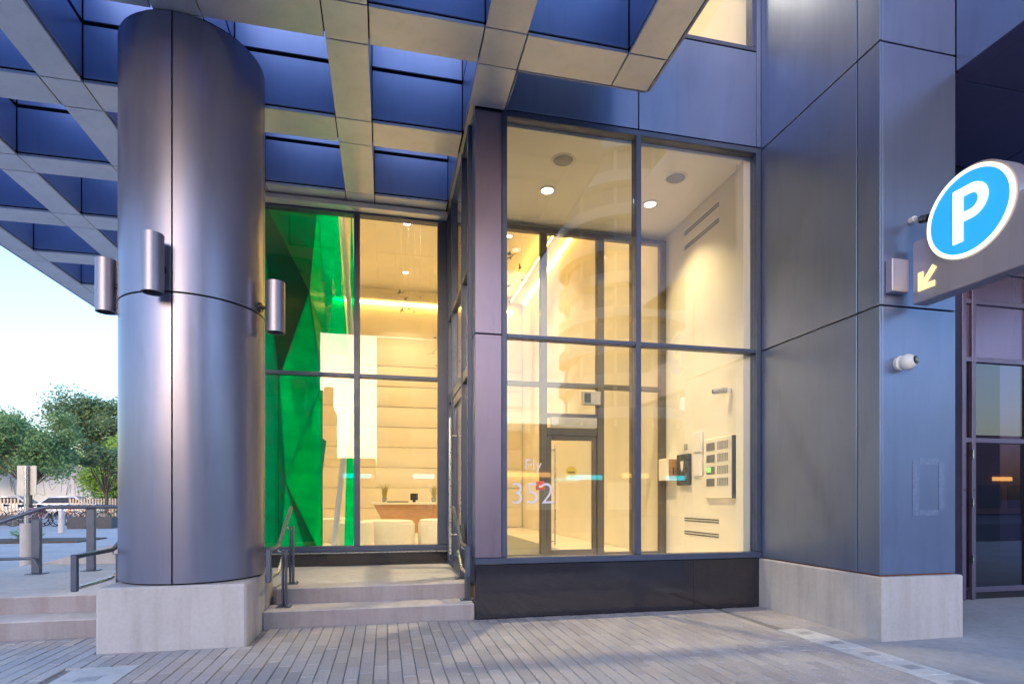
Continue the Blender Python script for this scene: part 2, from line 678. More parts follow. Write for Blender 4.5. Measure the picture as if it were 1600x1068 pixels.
# pavers: long side towards the building, laid in running bond
PW, PL = 0.101, 0.302
places = []
ix0, ix1 = int(-4.6 / PW) - 1, int(4.25 / PW) + 1
for i in range(ix0, ix1):
    off = (i % 2) * PL * 0.5 + random.uniform(-0.02, 0.02)
    x0_, x1_ = i * PW + 0.02, i * PW + 0.02 + PW
    if x0_ < 3.672 < x1_:
        x1_ = 3.672
    x1_ = min(x1_, 4.256)
    xm = (x0_ + x1_) / 2
    end = 5.21 if -2.33 < xm < -1.10 else (5.865 if xm < 0.92 else 5.845)
    for j in range(6, 21):
        spans = [(j * PL + off, min(j * PL + off + PL, end))]
        if -2.26 < xm < -1.78:                       # cut round the pale slab
            ya, yb = spans[0]
            spans = [(ya, min(yb, 4.28)), (max(ya, 4.80), yb)]
        if xm > 3.67:                                # only beyond the end of the pale band
            spans = [(max(spans[0][0], 4.785), spans[0][1])]
        for ya, yb in spans:
            if yb - ya > 0.035 and x1_ - x0_ > 0.03 and ya > 2.3:
                places.append((x0_, ya, x1_ - x0_, yb - ya))


def shows(p):
    """how large a paver is in the photograph; nothing outside the frame"""
    x, y = p[0] + p[2] / 2, p[1] + p[3] / 2
    c, s = math.cos(TH), math.sin(TH)
    w = x * s + y * c
    u = 800 + 890 * (x * c - y * s) / w
    v = 779 + 890 * 1.25 / w
    if u < -10 or u > 1610 or v > 1075:
        return 0
    return p[2] * p[3] / w ** 3


places.sort(key=lambda p: -shows(p))
gap = 0.006
for p in places[:300]:
    o = box('paver', p[0] + gap / 2, p[0] + p[2] - gap / 2, p[1] + gap / 2, p[1] + p[3] - gap / 2, -0.06, 0.0, PAVER, pav, bev=0.004)
    o.location.z += random.uniform(-0.002, 0.002)
    o.rotation_euler = (random.uniform(-.004, .004), random.uniform(-.008, .008), random.uniform(-.004, .004))
bm = bmesh.new()
for p in places[300:]:
    dz = random.uniform(-0.002, 0.002)
    bm_box(bm, p[0] + gap / 2, p[0] + p[2] - gap / 2, p[1] + gap / 2, p[1] + p[3] - gap / 2, -0.06 + dz, dz, 0.004)
tag(finish(bm, 'far_pavers', PAVER, pav, (0, 4, 0)), kind='stuff')
# pale stone band beside the pier, with small metal inlays
for k in range(7):
    y1 = 4.78 - k * 0.37
    o = box('band_slab', 3.675, 3.965, y1 - 0.364, y1, -0.08, 0.001, BAND, pav, bev=0.004)
    box('inlay', 3.76, 3.88, y1 - 0.23, y1 - 0.13, -0.01, 0.0035, INLAY, o, bev=0.001)
o = box('band_slab', -2.235, -1.805, 4.285, 4.795, -0.08, 0.001, BAND, pav, bev=0.004)
box('inlay', -2.09, -1.95, 4.44, 4.55, -0.01, 0.0035, INLAY, o, bev=0.001)

# ================================================================== BUILDING
bld = thing('lobby_building', (1.0, 8.0, 0), 'blue-grey metal clad building with a tall yellow-lit glass lobby', 'building')

# ---- coffered canopy
can = group_part('canopy', bld, (-1.7, 6.0, 5.3), 'coffered metal canopy with crossing soffit beams')
XB = [(-6.00, -5.63), (-4.63, -4.25), (-3.255, -2.88), (-1.89, -1.51), (-0.52, -0.14), (0.84, 1.22), (2.17, 2.55)]
YB = [(1.86, 2.28), (3.34, 3.77), (4.84, 5.26), (6.33, 6.76), (7.84, 8.22), (9.31, 9.74), (10.82, 11.25), (12.32, 12.75), (13.82, 14.24)]
ZS, ZG, ZT = 5.31, 5.875, 6.5
J = 0.006
JW = J


def allowed(xa, xb, ya, yb):
    if xb > 1.3 and yb > 5.3:
        return False
    if xb > 0.9 and ya > 5.85:
        return False
    if yb > 8.3 and xb > -2.0:
        return False
    return True


for i, (xa, xb) in enumerate(XB):
    for j, (ya, yb) in enumerate(YB):
        if allowed(xa, xb, ya, yb) and not (i == 5 and j >= 3):
            box('soffit_panel', xa + J, xb - J, ya + J, yb - J, ZS, ZS + 0.03, SOFFIT, can, 0.003)   # crossing square
        if j + 1 < len(YB):
            y0, y1 = yb, YB[j + 1][0]
            if i == 5 and j == 2:
                y1 = 5.835
            if i == 5 and j >= 3:
                continue
            if allowed(xa, xb, y0, y1):
                box('soffit_panel', xa + J, xb - J, y0 + J, y1 - J, ZS, ZS + 0.03, SOFFIT, can, 0.003)
    for j, (ya, yb) in enumerate(YB):
        if i + 1 < len(XB):
            x0, x1 = xb, XB[i + 1][0]
            if i >= 5 and j >= 3:
                continue
            if allowed(x0, x1, ya, yb):
                box('soffit_panel', x0 + J, x1 - J, ya + J, yb - J, ZS, ZS + 0.03, SOFFIT, can, 0.003)
# coffers: two tiers of side panels with a shadow joint between
T = 0.018
for i in range(len(XB) - 1):
    for j in range(len(YB) - 1):
        x0, x1, y0, y1 = XB[i][1], XB[i + 1][0], YB[j][1], YB[j + 1][0]
        if i == 5 and j >= 2:
            continue
        if not allowed(x0, x1, y0, y1):
            continue
        z0, z1 = ZS + 0.05, ZG
        box('coffer_side', x0 + 0.004, x1 - 0.004, y1 + 0.004, y1 + 0.004 + T, z0, z1, COFFER, can, 0.003)
        box('coffer_side', x0 + 0.004, x1 - 0.004, y0 - 0.004 - T, y0 - 0.004, z0, z1, COFFER, can, 0.003)
        box('coffer_side', x0 - 0.004 - T, x0 - 0.004, y0 + 0.004, y1 - 0.004, z0, z1, COFFER, can, 0.003)
        box('coffer_side', x1 + 0.004, x1 + 0.004 + T, y0 + 0.004, y1 - 0.004, z0, z1, COFFER, can, 0.003)
        z0, z1 = ZG + 0.045, ZT
        box('coffer_side', x0 + 0.004, x1 - 0.004, y1 + 0.004, y1 + 0.004 + T, z0, z1, COFFER, can, 0.003)
        box('coffer_side', x0 + 0.004, x1 - 0.004, y0 - 0.004 - T, y0 - 0.004, z0, z1, COFFER, can, 0.003)
        box('coffer_side', x0 - 0.004 - T, x0 - 0.004, y0 + 0.004, y1 - 0.004, z0, z1, COFFER, can, 0.003)
        box('coffer_side', x1 + 0.004, x1 + 0.004 + T, y0 + 0.004, y1 - 0.004, z0, z1, COFFER, can, 0.003)
# dark cores behind the cladding; the coffers are open to the sky
for i, (xa, xb) in enumerate(XB):
    y1 = 14.2 if i < 3 else (8.2 if i < 5 else (5.83 if i == 5 else 5.23))
    box('beam_core', xa + 0.03, xb - 0.03, 1.9, y1, ZS + 0.034, ZT - 0.01, DARKGAP, can, 0)
for j, (ya, yb) in enumerate(YB):
    xr = 2.5 if j < 3 else (0.86 if j < 5 else -2.6)
    box('beam_core', -5.97, xr, ya + 0.03, yb - 0.03, ZS + 0.037, ZT - 0.013, DARKGAP, can, 0)
box('rear_wall_panel', -2.75, 0.855, 8.226, 8.262, 5.3, 9.2, PANEL, can, 0.004)
# edge fascias
box('fascia', -6.03, -6.002, 1.86, 14.24, ZS, 6.5, PANEL, can, 0.004)
box('fascia', 2.552, 2.58, 1.86, 5.26, ZS, 6.5, PANEL, can, 0.004)
box('fascia', 1.225, 2.55, 5.262, 5.285, ZS + 0.001, 6.5, PANEL, can, 0.004)
box('fascia', 1.222, 1.24, 5.29, 5.83, ZS + 0.001, 6.0, PANEL, can, 0.004)

# ---- round column on its plinth
CX, CY, CR = -1.73, 5.83, 0.597
colp = group_part('round_column', bld, (CX, CY, 0), 'round column clad in glossy curved metal sheets')
lathe('column_core', [(0, 0.5), (CR - 0.03, 0.5), (CR - 0.03, 5.33), (0, 5.33)], CX, CY, DARKGAP, colp, 48)
for z0, z1 in ((0.545, 2.962), (2.978, 5.298)):
    for q in range(4):
        a0 = R(-90 + 90 * q) + 0.011
        a1 = R(90 * q) - 0.011
        bm = bmesh.new()
        bm_arc_panel(bm, CX, CY, CR - 0.028, CR, a0, a1, z0, z1, 28)
        finish(bm, 'curved_panel', COLUMN, colp, (CX, CY, z0), smooth=40)
bm = bmesh.new()
bm_box(bm, -2.285, -1.155, 5.215, 6.42, -0.06, 0.53, 0.018)
pl = finish(bm, 'plinth', CONC, colp, (-1.72, 5.8, 0))
pl['label'] = 'square concrete plinth under the round column'

# ---- square pier at the right
pier = group_part('pier', bld, (4.69, 5.0, 0), 'square pier clad in flat blue-grey metal panels')
PX0, PX1, PY0, PY1 = 4.28, 5.11, 4.22, 5.86
box('pier_core', PX0 + 0.03, PX1 - 0.03, PY0 + 0.03, PY1 - 0.03, 0.4, 9.0, DARKGAP, pier, 0)
for z0, z1 in ((0.575, 2.962), (2.976, 5.305), (5.319, 7.7)):
    box('cladding_panel', PX0, PX0 + 0.028, PY0, 4.466, z0, z1, PANEL, pier, 0.003)
    box('cladding_panel', PX0, PX0 + 0.028, 4.478, PY1, z0, z1, PANEL, pier, 0.003)
    box('cladding_panel', PX0 + 0.031, PX1, PY0 + 0.001, PY0 + 0.029, z0, z1, PANEL, pier, 0.003)
    box('cladding_panel', PX1 - 0.028, PX1, PY0 + 0.031, PY1, z0, z1, PANEL, pier, 0.003)
bm = bmesh.new()
bm_box(bm, 4.262, 5.15, 4.175, 5.90, -0.06, 0.56, 0.014)
o = finish(bm, 'plinth', CONC, pier, (4.7, 5.0, 0))
o['label'] = 'low concrete plinth under the square pier'
# rusty shim line between plinth and cladding
box('shim', 4.30, 5.10, 4.235, 5.85, 0.556, 0.58, paint('rusty_shim', (0.22, 0.09, 0.05), 0.9, var=0.4, scale=30), pier, 0)

# ---- overhead beam and soffit running forward from the pier
ovh = group_part('overhang', bld, (7, 4, 5.2), 'dark soffit and beam over the driveway')
box('beam_face', 5.113, 5.14, 1.0, 4.215, 5.17, 7.7, PANEL, ovh, 0.003)
box('beam_soffit', 5.143, 5.30, 1.0, 5.66, 5.172, 5.2, DARKPANEL, ovh, 0.003)
box('beam_inner', 5.303, 5.33, 1.0, 5.66, 5.18, 5.9, DARKPANEL, ovh, 0.003)
for k in range(4):
    for l in range(4):
        x0 = 5.335 + k * 2.0
        y0 = 1.0 + l * 1.166
        box('soffit_panel', x0 + 0.006, x0 + 1.994, y0 + 0.006, y0 + 1.16, 5.35, 5.375, DARKPANEL, ovh, 0.003)
box('soffit_core', 5.145, 5.298, 1.0, 5.67, 5.21, 7.6, DARKGAP, ovh, 0)
box('soffit_core', 5.3, 13.4, 1.0, 5.67, 5.378, 7.6, DARKGAP, ovh, 0)
box('soffit_fascia', 5.143, 13.4, 0.97, 0.997, 5.17, 7.7, PANEL, ovh, 0.003)

# ---- shop front at the far right, beyond the pier
shop = group_part('shopfront', bld, (8, 5.7, 0), 'purple tinted shopfront glazing beyond the pier')
SY = 5.68
PURP = paint('mauve_frame', (0.17, 0.14, 0.23), 0.35, 0.5, 0.06, 5)
GLASSD = glass('dark_tinted_glass', (0.25, 0.20, 0.30), 1.0, 1.9)
box('wall_panel', 5.33, 13.4, SY + 0.02, SY + 0.06, 4.13, 7.6, DARKPANEL, shop, 0)
box('wall_panel', 5.08, 5.328, SY + 0.012, SY + 0.062, 4.125, 5.42, DARKPANEL, shop, 0)
box('wall_panel', 5.15, 6.86, SY + 0.01, SY + 0.06, 0, 4.12, DARKPANEL, shop, 0.003)
xs = [6.98, 7.13, 8.02, 8.9, 9.8]
zs = [0.12, 1.98, 2.98, 3.70, 4.10]
box('shop_base', 6.87, 11, SY + 0.03, SY + 0.08, -0.05, 0.11, GRANITE, shop, 0.004)
for k, x in enumerate(xs + [10.7]):
    box('mullion', x - 0.03, x + 0.03, SY - 0.03, SY + 0.07, 0.0 if k < 2 else 0.115, 4.12, PURP, shop, 0.004)
for z in zs:
    for k, x in enumerate(xs):
        x1 = (xs + [10.7])[k + 1]
        if k == 0 and z == 0.12:
            continue
        box('transom', x + 0.031, x1 - 0.031, SY - 0.025, SY + 0.065, z - 0.03, z + 0.03, PURP, shop, 0.004)
for a, b in ((0.15, 1.95), (2.01, 2.95), (3.01, 3.67), (3.73, 4.07)):
    for k, x in enumerate(xs):
        x1 = (xs + [10.7])[k + 1]
        if a > 3:
            box('spandrel', x + 0.031, x1 - 0.031, SY + 0.01, SY + 0.03, a, b, SPANDREL, shop, 0)
        else:
            box('pane', x + 0.031, x1 - 0.031, SY + 0.01, SY + 0.02, a, b, GLASSD, shop, 0)
for z in (0.45, 1.15, 1.75):
    box('hinge', 7.085, 7.10, SY - 0.055, SY - 0.031, z, z + 0.11, STEEL, shop, 0.003)
sheet('shop_floor', 5.3, 12, 5.78, 9, -0.001, MATP)
tag(box('shop_back_wall', 5.2, 12, 9.0, 9.1, 0, 5.3, DARKPANEL, bev=0), kind='structure')

# ---- big front window (vitrine) on a granite base
FY = 5.85
vit = group_part('front_window', bld, (2.7, FY, 0.6), 'tall four-pane front window in a blue-grey frame')
for x0, x1 in ((0.915, 3.42), (3.423, 4.262)):
    box('granite_slab', x0, x1, FY + 0.015, FY + 0.05, -0.06, 0.563, GRANITE, vit, 0.003)
box('sill', 0.91, 4.275, FY - 0.02, FY + 0.12, 0.57, 0.635, FRAME, vit, 0.004)
FRZ0, FRZ1 = 0.638, 5.33
box('jamb', 1.195, 1.25, FY, FY + 0.12, FRZ0, FRZ1, FRAME, vit, 0.004)
box('jamb', 4.215, 4.275, FY, FY + 0.12, FRZ0, FRZ1, FRAME, vit, 0.004)
box('mullion', 2.705, 2.765, FY - 0.01, FY + 0.12, FRZ0, 5.265, FRAME, vit, 0.004)
box('head', 1.252, 4.213, FY, FY + 0.12, 5.268, 5.33, FRAME, vit, 0.004)
for x0, x1 in ((1.252, 2.703), (2.767, 4.213)):
    box('transom', x0, x1, FY + 0.005, FY + 0.11, 2.945, 2.99, FRAME, vit, 0.004)
    box('pane', x0, x1, FY + 0.05, FY + 0.06, 0.64, 2.943, GLASS, vit, 0)
    box('pane', x0, x1, FY + 0.05, FY + 0.06, 2.992, 5.266, GLASS, vit, 0)
# corner cladding left of the window
cor = group_part('corner_post', bld, (1.05, FY, 0.6), 'flat clad corner post beside the steps')
CORNP = metal_panel('corner_metal', (0.27, 0.23, 0.32), 0.36, 0.8)
for z0, z1 in ((0.638, 2.962), (2.976, 5.29)):
    box('cladding_panel', 0.91, 1.19, FY, FY + 0.03, z0, z1, CORNP, cor, 0.003)
    box('cladding_panel', 0.91, 0.935, FY + 0.033, FY + 0.24, z0, z1, PANEL, cor, 0.003)
box('post_core', 0.94, 1.185, FY + 0.035, FY + 0.22, 0.57, 5.33, FRAME, cor, 0)
# upper wall panels and upper window
upp = group_part('upper_wall', bld, (2.6, FY, 5.4), 'flat blue metal wall panels above the front window')
for x0, x1 in ((0.915, 2.735), (2.747, 4.215)):
    box('wall_panel', x0, x1, FY + 0.005, FY + 0.035, 5.345, 6.44, PANEL, upp, 0.003)
box('wall_panel', 4.222, 4.276, FY + 0.003, FY + 0.035, 5.345, 8.3, PANEL, upp, 0.003)
box('upper_core', 0.93, 4.27, FY + 0.04, FY + 0.14, 5.335, 6.42, DARKGAP, upp, 0)
upw = group_part('upper_window', bld, (2.6, FY, 6.5), 'warm lit upper window under the top of the picture')
box('sill', 0.915, 4.215, FY, FY + 0.12, 6.452, 6.50, FRAME, upw, 0.004)
box('jamb', 4.16, 4.215, FY + 0.002, FY + 0.12, 6.502, 8.3, FRAME, upw, 0.004)
box('mullion', 2.71, 2.76, FY + 0.002, FY + 0.12, 6.502, 8.3, FRAME, upw, 0.004)
box('pane', 0.93, 2.708, FY + 0.05, FY + 0.06, 6.502, 8.3, GLASS, upw, 0)
box('pane', 2.762, 4.158, FY + 0.05, FY + 0.06, 6.502, 8.3, GLASS, upw, 0)
box('head', 0.915, 4.275, FY, FY + 0.12, 8.302, 9.2, FRAME, upw, 0.004)
tag(box('upper_room_floor', 0.93, 4.2, 6.0, 8.05, 6.1, 6.3, CEILP, bev=0), kind='structure')
tag(box('upper_room_wall', 0.93, 4.2, 8.06, 8.15, 6.3, 8.6, WALLP, bev=0), kind='structure')
tag(box('upper_room_side', 4.205, 4.27, 6.0, 8.15, 6.0, 8.6, WALLP, bev=0), kind='structure')
tag(box('upper_room_ceiling', 0.93, 4.27, 5.98, 8.15, 8.62, 8.7, CEILP, bev=0), kind='structure')
tag(box('upper_room_partition', 0.86, 0.925, 5.9, 8.15, 5.4, 8.6, WALLP, bev=0), kind='structure')

# ---- recessed back window behind the steps
BY = 8.22
bw = group_part('recessed_window', bld, (-0.5, BY, 0.5), 'recessed four-pane lobby window behind the steps')
box('granite_curb', -2.6, 0.90, BY - 0.07, BY + 0.1, 0.2, 0.50, GRANITE, bw, 0.004)
box('curb_strip', -2.6, 0.90, BY - 0.09, BY + 0.1, 0.503, 0.518, STEEL, bw, 0.002)
box('sill', -2.6, 0.90, BY - 0.04, BY + 0.1, 0.521, 0.60, FRAME, bw, 0.004)
box('head', -2.6, 0.90, BY - 0.04, BY + 0.1, 5.20, 5.285, FRAME, bw, 0.004)
box('header_strip', -2.6, 0.86, 8.03, BY - 0.045, 5.225, 5.29, SOFFIT, bw, 0.003)
for x0, x1 in ((-2.6, -2.5), (-0.425, -0.345), (0.735, 0.895)):
    box('mullion', x0, x1, BY - 0.04, BY + 0.1, 0.603, 5.197, FRAME, bw, 0.004)
for x0, x1 in ((-2.498, -0.427), (-0.343, 0.733)):
    box('transom', x0, x1, BY - 0.03, BY + 0.09, 2.94, 2.99, FRAME, bw, 0.004)
    box('pane', x0, x1, BY + 0.02, BY + 0.03, 0.604, 2.938, GLASS, bw, 0)
    box('pane', x0, x1, BY + 0.02, BY + 0.03, 2.992, 5.196, GLASS, bw, 0)

# ---- glazed side wall with the entrance door
sw = group_part('side_glazing', bld, (0.92, 7.0, 0.35), 'glazed side wall with the entrance door')
SX = 0.90
for y0, y1 in ((6.095, 6.16), (6.62, 6.68), (7.64, 7.70), (8.08, 8.17)):
    box('mullion', SX - 0.03, SX + 0.06, y0, y1, 0.335, 5.28, FRAME, sw, 0.004)
for z0, z1 in ((0.335, 0.40), (2.60, 2.72), (3.75, 3.80), (5.22, 5.285)):
    for y0, y1 in ((6.162, 6.618), (6.682, 7.638), (7.702, 8.078)):
        if z0 < 0.4 and 6.6 < y0 < 7.0:
            continue
        box('transom', SX - 0.02, SX + 0.05, y0, y1, z0, z1, FRAME, sw, 0.004)
for z0, z1 in ((0.402, 2.598), (2.722, 3.748), (3.802, 5.218)):
    for y0, y1 in ((6.162, 6.618), (6.682, 7.638), (7.702, 8.078)):
        if z0 < 0.5 and 6.6 < y0 < 7.0:
            continue
        box('pane', SX + 0.01, SX + 0.02, y0, y1, z0, z1, GLASS, sw, 0)
edoor = group_part('entrance_door', bld, (0.9, 7.15, 0.34), 'glass entrance door with a long steel pull')
for y0, y1, z0, z1 in ((6.69, 6.78, 0.35, 2.59), (7.54, 7.63, 0.35, 2.59), (6.782, 7.538, 0.35, 0.52), (6.782, 7.538, 2.47, 2.59)):
    box('stile', SX - 0.015, SX + 0.04, y0, y1, z0, z1, FRAME, edoor, 0.004)
box('pane', SX + 0.005, SX + 0.015, 6.782, 7.538, 0.522, 2.468, GLASS, edoor, 0)
bm = bmesh.new()
bm_tube(bm, [(SX - 0.10, 7.22, 0.55), (SX - 0.10, 7.22, 2.28)], 0.017, 14)
bm_tube(bm, [(SX - 0.10, 7.22, 0.8), (SX - 0.012, 7.22, 0.8)], 0.009, 10)
bm_tube(bm, [(SX - 0.10, 7.22, 2.05), (SX - 0.012, 7.22, 2.05)], 0.009, 10)
finish(bm, 'handle', STEEL, edoor, (SX - 0.1, 7.22, 0.55), smooth=50)
box('push_plate', SX - 0.045, SX - 0.032, 6.63, 6.67, 1.12, 1.28, STEEL, sw, 0.002)

# ================================================================== LOBBY INSIDE
FZ = 0.35


def room(name, *a):
    return tag(box(name, *a, bev=0), kind='structure')


room('lobby_floor', -2.62, 4.27, 8.262, 17.9, 0.1, FZ, FLOORP)
room('vestibule_floor', 0.965, 4.27, 5.92, 8.26, 0.1, FZ, FLOORP)
room('wall_right', 4.283, 4.42, 5.99, 17.9, 0.1, 7.7, WALLP)
room('wall_left', -2.75, -2.62, 8.2, 17.9, 0.1, 7.7, WALLP)
room('wall_back', -2.62, 4.28, 17.75, 17.9, 0.1, 7.7, WALLP)
room('vestibule_ceiling', 0.93, 4.28, 5.975, 8.25, 5.345, 5.45, CEILP)
room('lobby_ceiling', -2.62, 4.28, 8.26, 17.75, 7.62, 7.75, CEILP)
room('bulkhead_wall', -2.62, 0.9, 8.27, 8.36, 5.29, 7.62, WALLP)
room('bulkhead_vestibule', 0.9, 4.28, 8.262, 8.34, 5.28, 7.62, WALLP)
room('window_bulkhead', 1.25, 4.21, 5.975, 6.06, 5.24, 5.34, CEILP)
room('window_ledge', 1.25, 4.21, 5.975, 6.10, FZ, 0.60, CEILP)
room('window_return', 4.13, 4.28, 5.975, 6.12, FZ, 5.34, CEILP)

# horizontal relief boards on the back wall
for k in range(9):
    z = 0.37 + k * 0.615
    bm = bmesh.new()
    n = 28
    A, B = [], []
    rows = []
    for q in range(7):
        t = q / 6
        row = []
        for s_ in range(n + 1):
            x = -2.6 + 6.86 * s_ / n
            dep = 0.035 * math.sin(math.pi * (0.15 + 0.85 * t)) * (0.75 + 0.25 * math.sin(1.4 * x + k * 1.3))
            row.append(bm.verts.new((x, 17.745 - 0.02 - dep, z + 0.60 * t)))
        rows.append(row)
    back = [[bm.verts.new((x, 17.745, z)) for x in (-2.6, 4.26)], [bm.verts.new((x, 17.745, z + 0.6)) for x in (-2.6, 4.26)]]
    for a, b in zip(rows, rows[1:]):
        for s_ in range(n):
            bm.faces.new((a[s_], a[s_ + 1], b[s_ + 1], b[s_]))
    bm.faces.new(rows[-1] + [back[1][1], back[1][0]])
    bm.faces.new(rows[0][::-1] + [back[0][0], back[0][1]])
    finish(bm, 'relief_board', WALLP, bpy.data.objects['wall_back'], (0, 17.7, z), smooth=30)

# ledge that hides the strip light, and the strips
cove = thing('light_cove', (1.0, 17.5, 7.1), 'cream ceiling cove with bright orange light strips along the lobby walls', 'cove')
box('ledge', -2.6, 4.0, 17.50, 17.735, 7.22, 7.30, CEILP, cove, 0.004)
box('led_strip', -2.5, 3.95, 17.66, 17.70, 7.16, 7.20, LED, cove, 0)
box('ledge', 3.86, 4.27, 8.4, 17.48, 7.40, 7.46, CEILP, cove, 0.004)
box('led_strip', 3.84, 3.857, 8.5, 17.4, 7.40, 7.45, LED, cove, 0)
box('led_strip', 4.215, 4.25, 8.5, 17.4, 7.35, 7.385, LED, cove, 0)

# ---- partition between vestibule and lobby
part = thing('glass_partition', (2.6, 8.2, FZ), 'bronze-framed glass partition with inner door behind the front window', 'partition')
QY = 8.2
for x0, x1 in ((0.96, 1.0), (2.25, 2.35), (3.14, 3.25), (3.70, 3.80), (4.18, 4.278)):
    box('mullion', x0, x1, QY - 0.05, QY + 0.05, FZ, 5.20, OLIVE, part, 0.004)
box('head_rail', 0.96, 4.278, QY - 0.05, QY + 0.05, 5.203, 5.275, OLIVE, part, 0.004)
for x0, x1 in ((1.002, 2.248), (2.352, 3.138), (3.252, 3.698), (3.802, 4.178)):
    box('transom', x0, x1, QY - 0.045, QY + 0.045, 2.92, 2.99, OLIVE, part, 0.004)
    box('pane', x0, x1, QY - 0.005, QY + 0.005, 2.992, 5.20, GLASSIN, part, 0)
    if not 2.3 < x0 < 2.4:
        box('pane', x0, x1, QY - 0.005, QY + 0.005, FZ + 0.09, 2.918, GLASSIN, part, 0)
        box('bottom_rail', x0, x1, QY - 0.045, QY + 0.045, FZ, FZ + 0.088, OLIVE, part, 0.004)
box('transom', 2.352, 3.138, QY - 0.045, QY + 0.045, 2.47, 2.53, OLIVE, part, 0.004)
box('transom', 2.352, 3.138, QY - 0.047, QY + 0.047, 2.20, 2.31, OLIVE, part, 0.004)
box('header_box', 2.40, 3.12, QY - 0.09, QY - 0.047, 2.315, 2.465, GREYPL, part, 0.004)
box('pane', 2.352, 3.138, QY - 0.005, QY + 0.005, 2.532, 2.918, GLASSIN, part, 0)
bm = bmesh.new()
for x0, x1, z0, z1 in ((2.355, 2.42, FZ + 0.02, 2.195), (3.07, 3.135, FZ + 0.02, 2.195), (2.421, 3.069, FZ + 0.02, FZ + 0.14), (2.421, 3.069, 2.13, 2.195)):
    bm_box(bm, x0, x1, QY - 0.03, QY + 0.03, z0, z1, 0.003)
door = finish(bm, 'door', OLIVE, part, (2.75, QY, FZ))
box('pane', 2.421, 3.069, QY - 0.004, QY + 0.004, FZ + 0.142, 2.128, GLASSIN, door, 0)
bm = bmesh.new()
bm_tube(bm, [(2.46, QY - 0.09, 0.55), (2.46, QY - 0.09, 2.05)], 0.012, 10)
bm_tube(bm, [(2.46, QY - 0.09, 0.62), (2.42, QY - 0.03, 0.62)], 0.008, 8)
bm_tube(bm, [(2.46, QY - 0.09, 1.98), (2.42, QY - 0.03, 1.98)], 0.008, 8)
finish(bm, 'handle', STEEL, door, (2.46, QY - 0.09, 0.55), smooth=50)
bm = bmesh.new()
bmesh.ops.create_cone(bm, cap_ends=True, segments=32, radius1=0.085, radius2=0.085, depth=0.006, matrix=Matrix.Translation((2.74, QY - 0.012, 1.66)) @ Matrix.Rotation(R(90), 4, 'X'))
st = finish(bm, 'door_sticker', YELLOW, door, (2.74, QY - 0.012, 1.66))
box('sticker_print', 2.685, 2.795, QY - 0.018, QY - 0.0155, 1.64, 1.665, BROWN, part, 0)
# red call point on the mullion
rc = thing('fire_call_point', (2.22, 8.0, 1.4), 'small red fire call box on the partition upright', 'call point')
box('housing', 2.17, 2.29, QY - 0.11, QY - 0.052, 1.38, 1.51, REDP, rc, 0.008)
box('lever', 2.205, 2.255, QY - 0.118, QY - 0.111, 1.42, 1.45, PAPER, rc, 0.002)
# exit sign box hung from the ceiling inside
ex = thing('hanging_sign_box', (3.0, 8.0, 2.7), 'small grey sign box fixed above the inner door', 'sign')
box('housing', 2.88, 3.16, QY - 0.14, QY - 0.06, 2.66, 2.86, GREYPL, ex, 0.006)
box('face', 2.90, 3.0, QY - 0.146, QY - 0.141, 2.69, 2.83, BOXDARK, ex, 0)

# floor mat
tag(box('entrance_mat', 1.1, 3.0, 8.6, 14.0, FZ + 0.001, FZ + 0.012, MATP, bev=0.004), 'long grey mat on the lobby floor beyond the inner door', 'mat')

# ---- ceiling things in the vestibule
WARM = (1.0, 0.67, 0.23)


def downlight(x, y, z, energy, label, r=0.10, spread=105):
    t = thing('downlight', (x, y, z), label, 'ceiling light', 'recessed round downlights')
    lathe('trim_ring', [(r * 0.78, z - 0.002), (r * 0.80, z - 0.012), (r * 1.12, z - 0.010), (r * 1.15, z - 0.001)], x, y, CEILP, t, 28)
    lathe('lens', [(0, z - 0.006), (r * 0.76, z - 0.006), (r * 0.76, z - 0.001), (0, z - 0.001)], x, y, DOWNE, t, 28)
    lamp('downlight_lamp', 'AREA', (x, y, z - 0.03), energy, WARM, t, r * 1.6, spread=R(spread))
    return t


EV = 13.5
downlight(2.10, 7.28, 5.345, EV * 1.35, 'round downlight in the vestibule ceiling, left of the window mullion')
downlight(3.59, 7.31, 5.345, EV * 0.42, 'round downlight in the vestibule ceiling, right of the window mullion')
EL = 11
downlight(0.49, 13.4, 7.62, EL, 'round downlight nearest in the lobby ceiling behind the recessed window')
downlight(0.56, 16.3, 7.62, EL, 'round downlight above the birds near the lobby back wall')
downlight(2.92, 13.5, 7.62, EL, 'round downlight seen just right of the clad corner post')
downlight(-1.6, 11.5, 7.62, EL * 0.8, 'round downlight above the green glass')
downlight(-1.9, 9.6, 7.62, EL, 'added round downlight close behind the green glass, to backlight it')  # added lamp, its fitting unseen, to brighten the green glass from behind
downlight(2.6, 10.2, 7.62, EL, 'round downlight behind the glass partition')
for x, y, lb in ((2.10, 6.59, 'flat round ceiling speaker left of the window mullion'), (3.62, 6.65, 'flat round ceiling speaker right of the window mullion')):
    t = thing('ceiling_speaker', (x, y, 5.345), lb, 'speaker', 'ceiling speakers in the vestibule')
    lathe('grille', [(0, 5.328), (0.10, 5.33), (0.12, 5.344), (0, 5.3445)], x, y, GREYPL, t, 28)
    lathe('rim', [(0.121, 5.338), (0.14, 5.336), (0.145, 5.3445), (0.121, 5.3445)], x, y, CEILP, t, 28)
ul = thing('ceiling_lamp', (2.6, 7.0, 8.6), 'bright ceiling lamp inside the upper window', 'ceiling light')
lathe('lens', [(0, 8.56), (0.2, 8.57), (0.2, 8.615), (0, 8.615)], 3.0, 7.0, DOWNE, ul, 24)
lamp('ceiling_lamp_light', 'AREA', (3.0, 7.0, 8.54), 3.5, WARM, ul, 0.4)

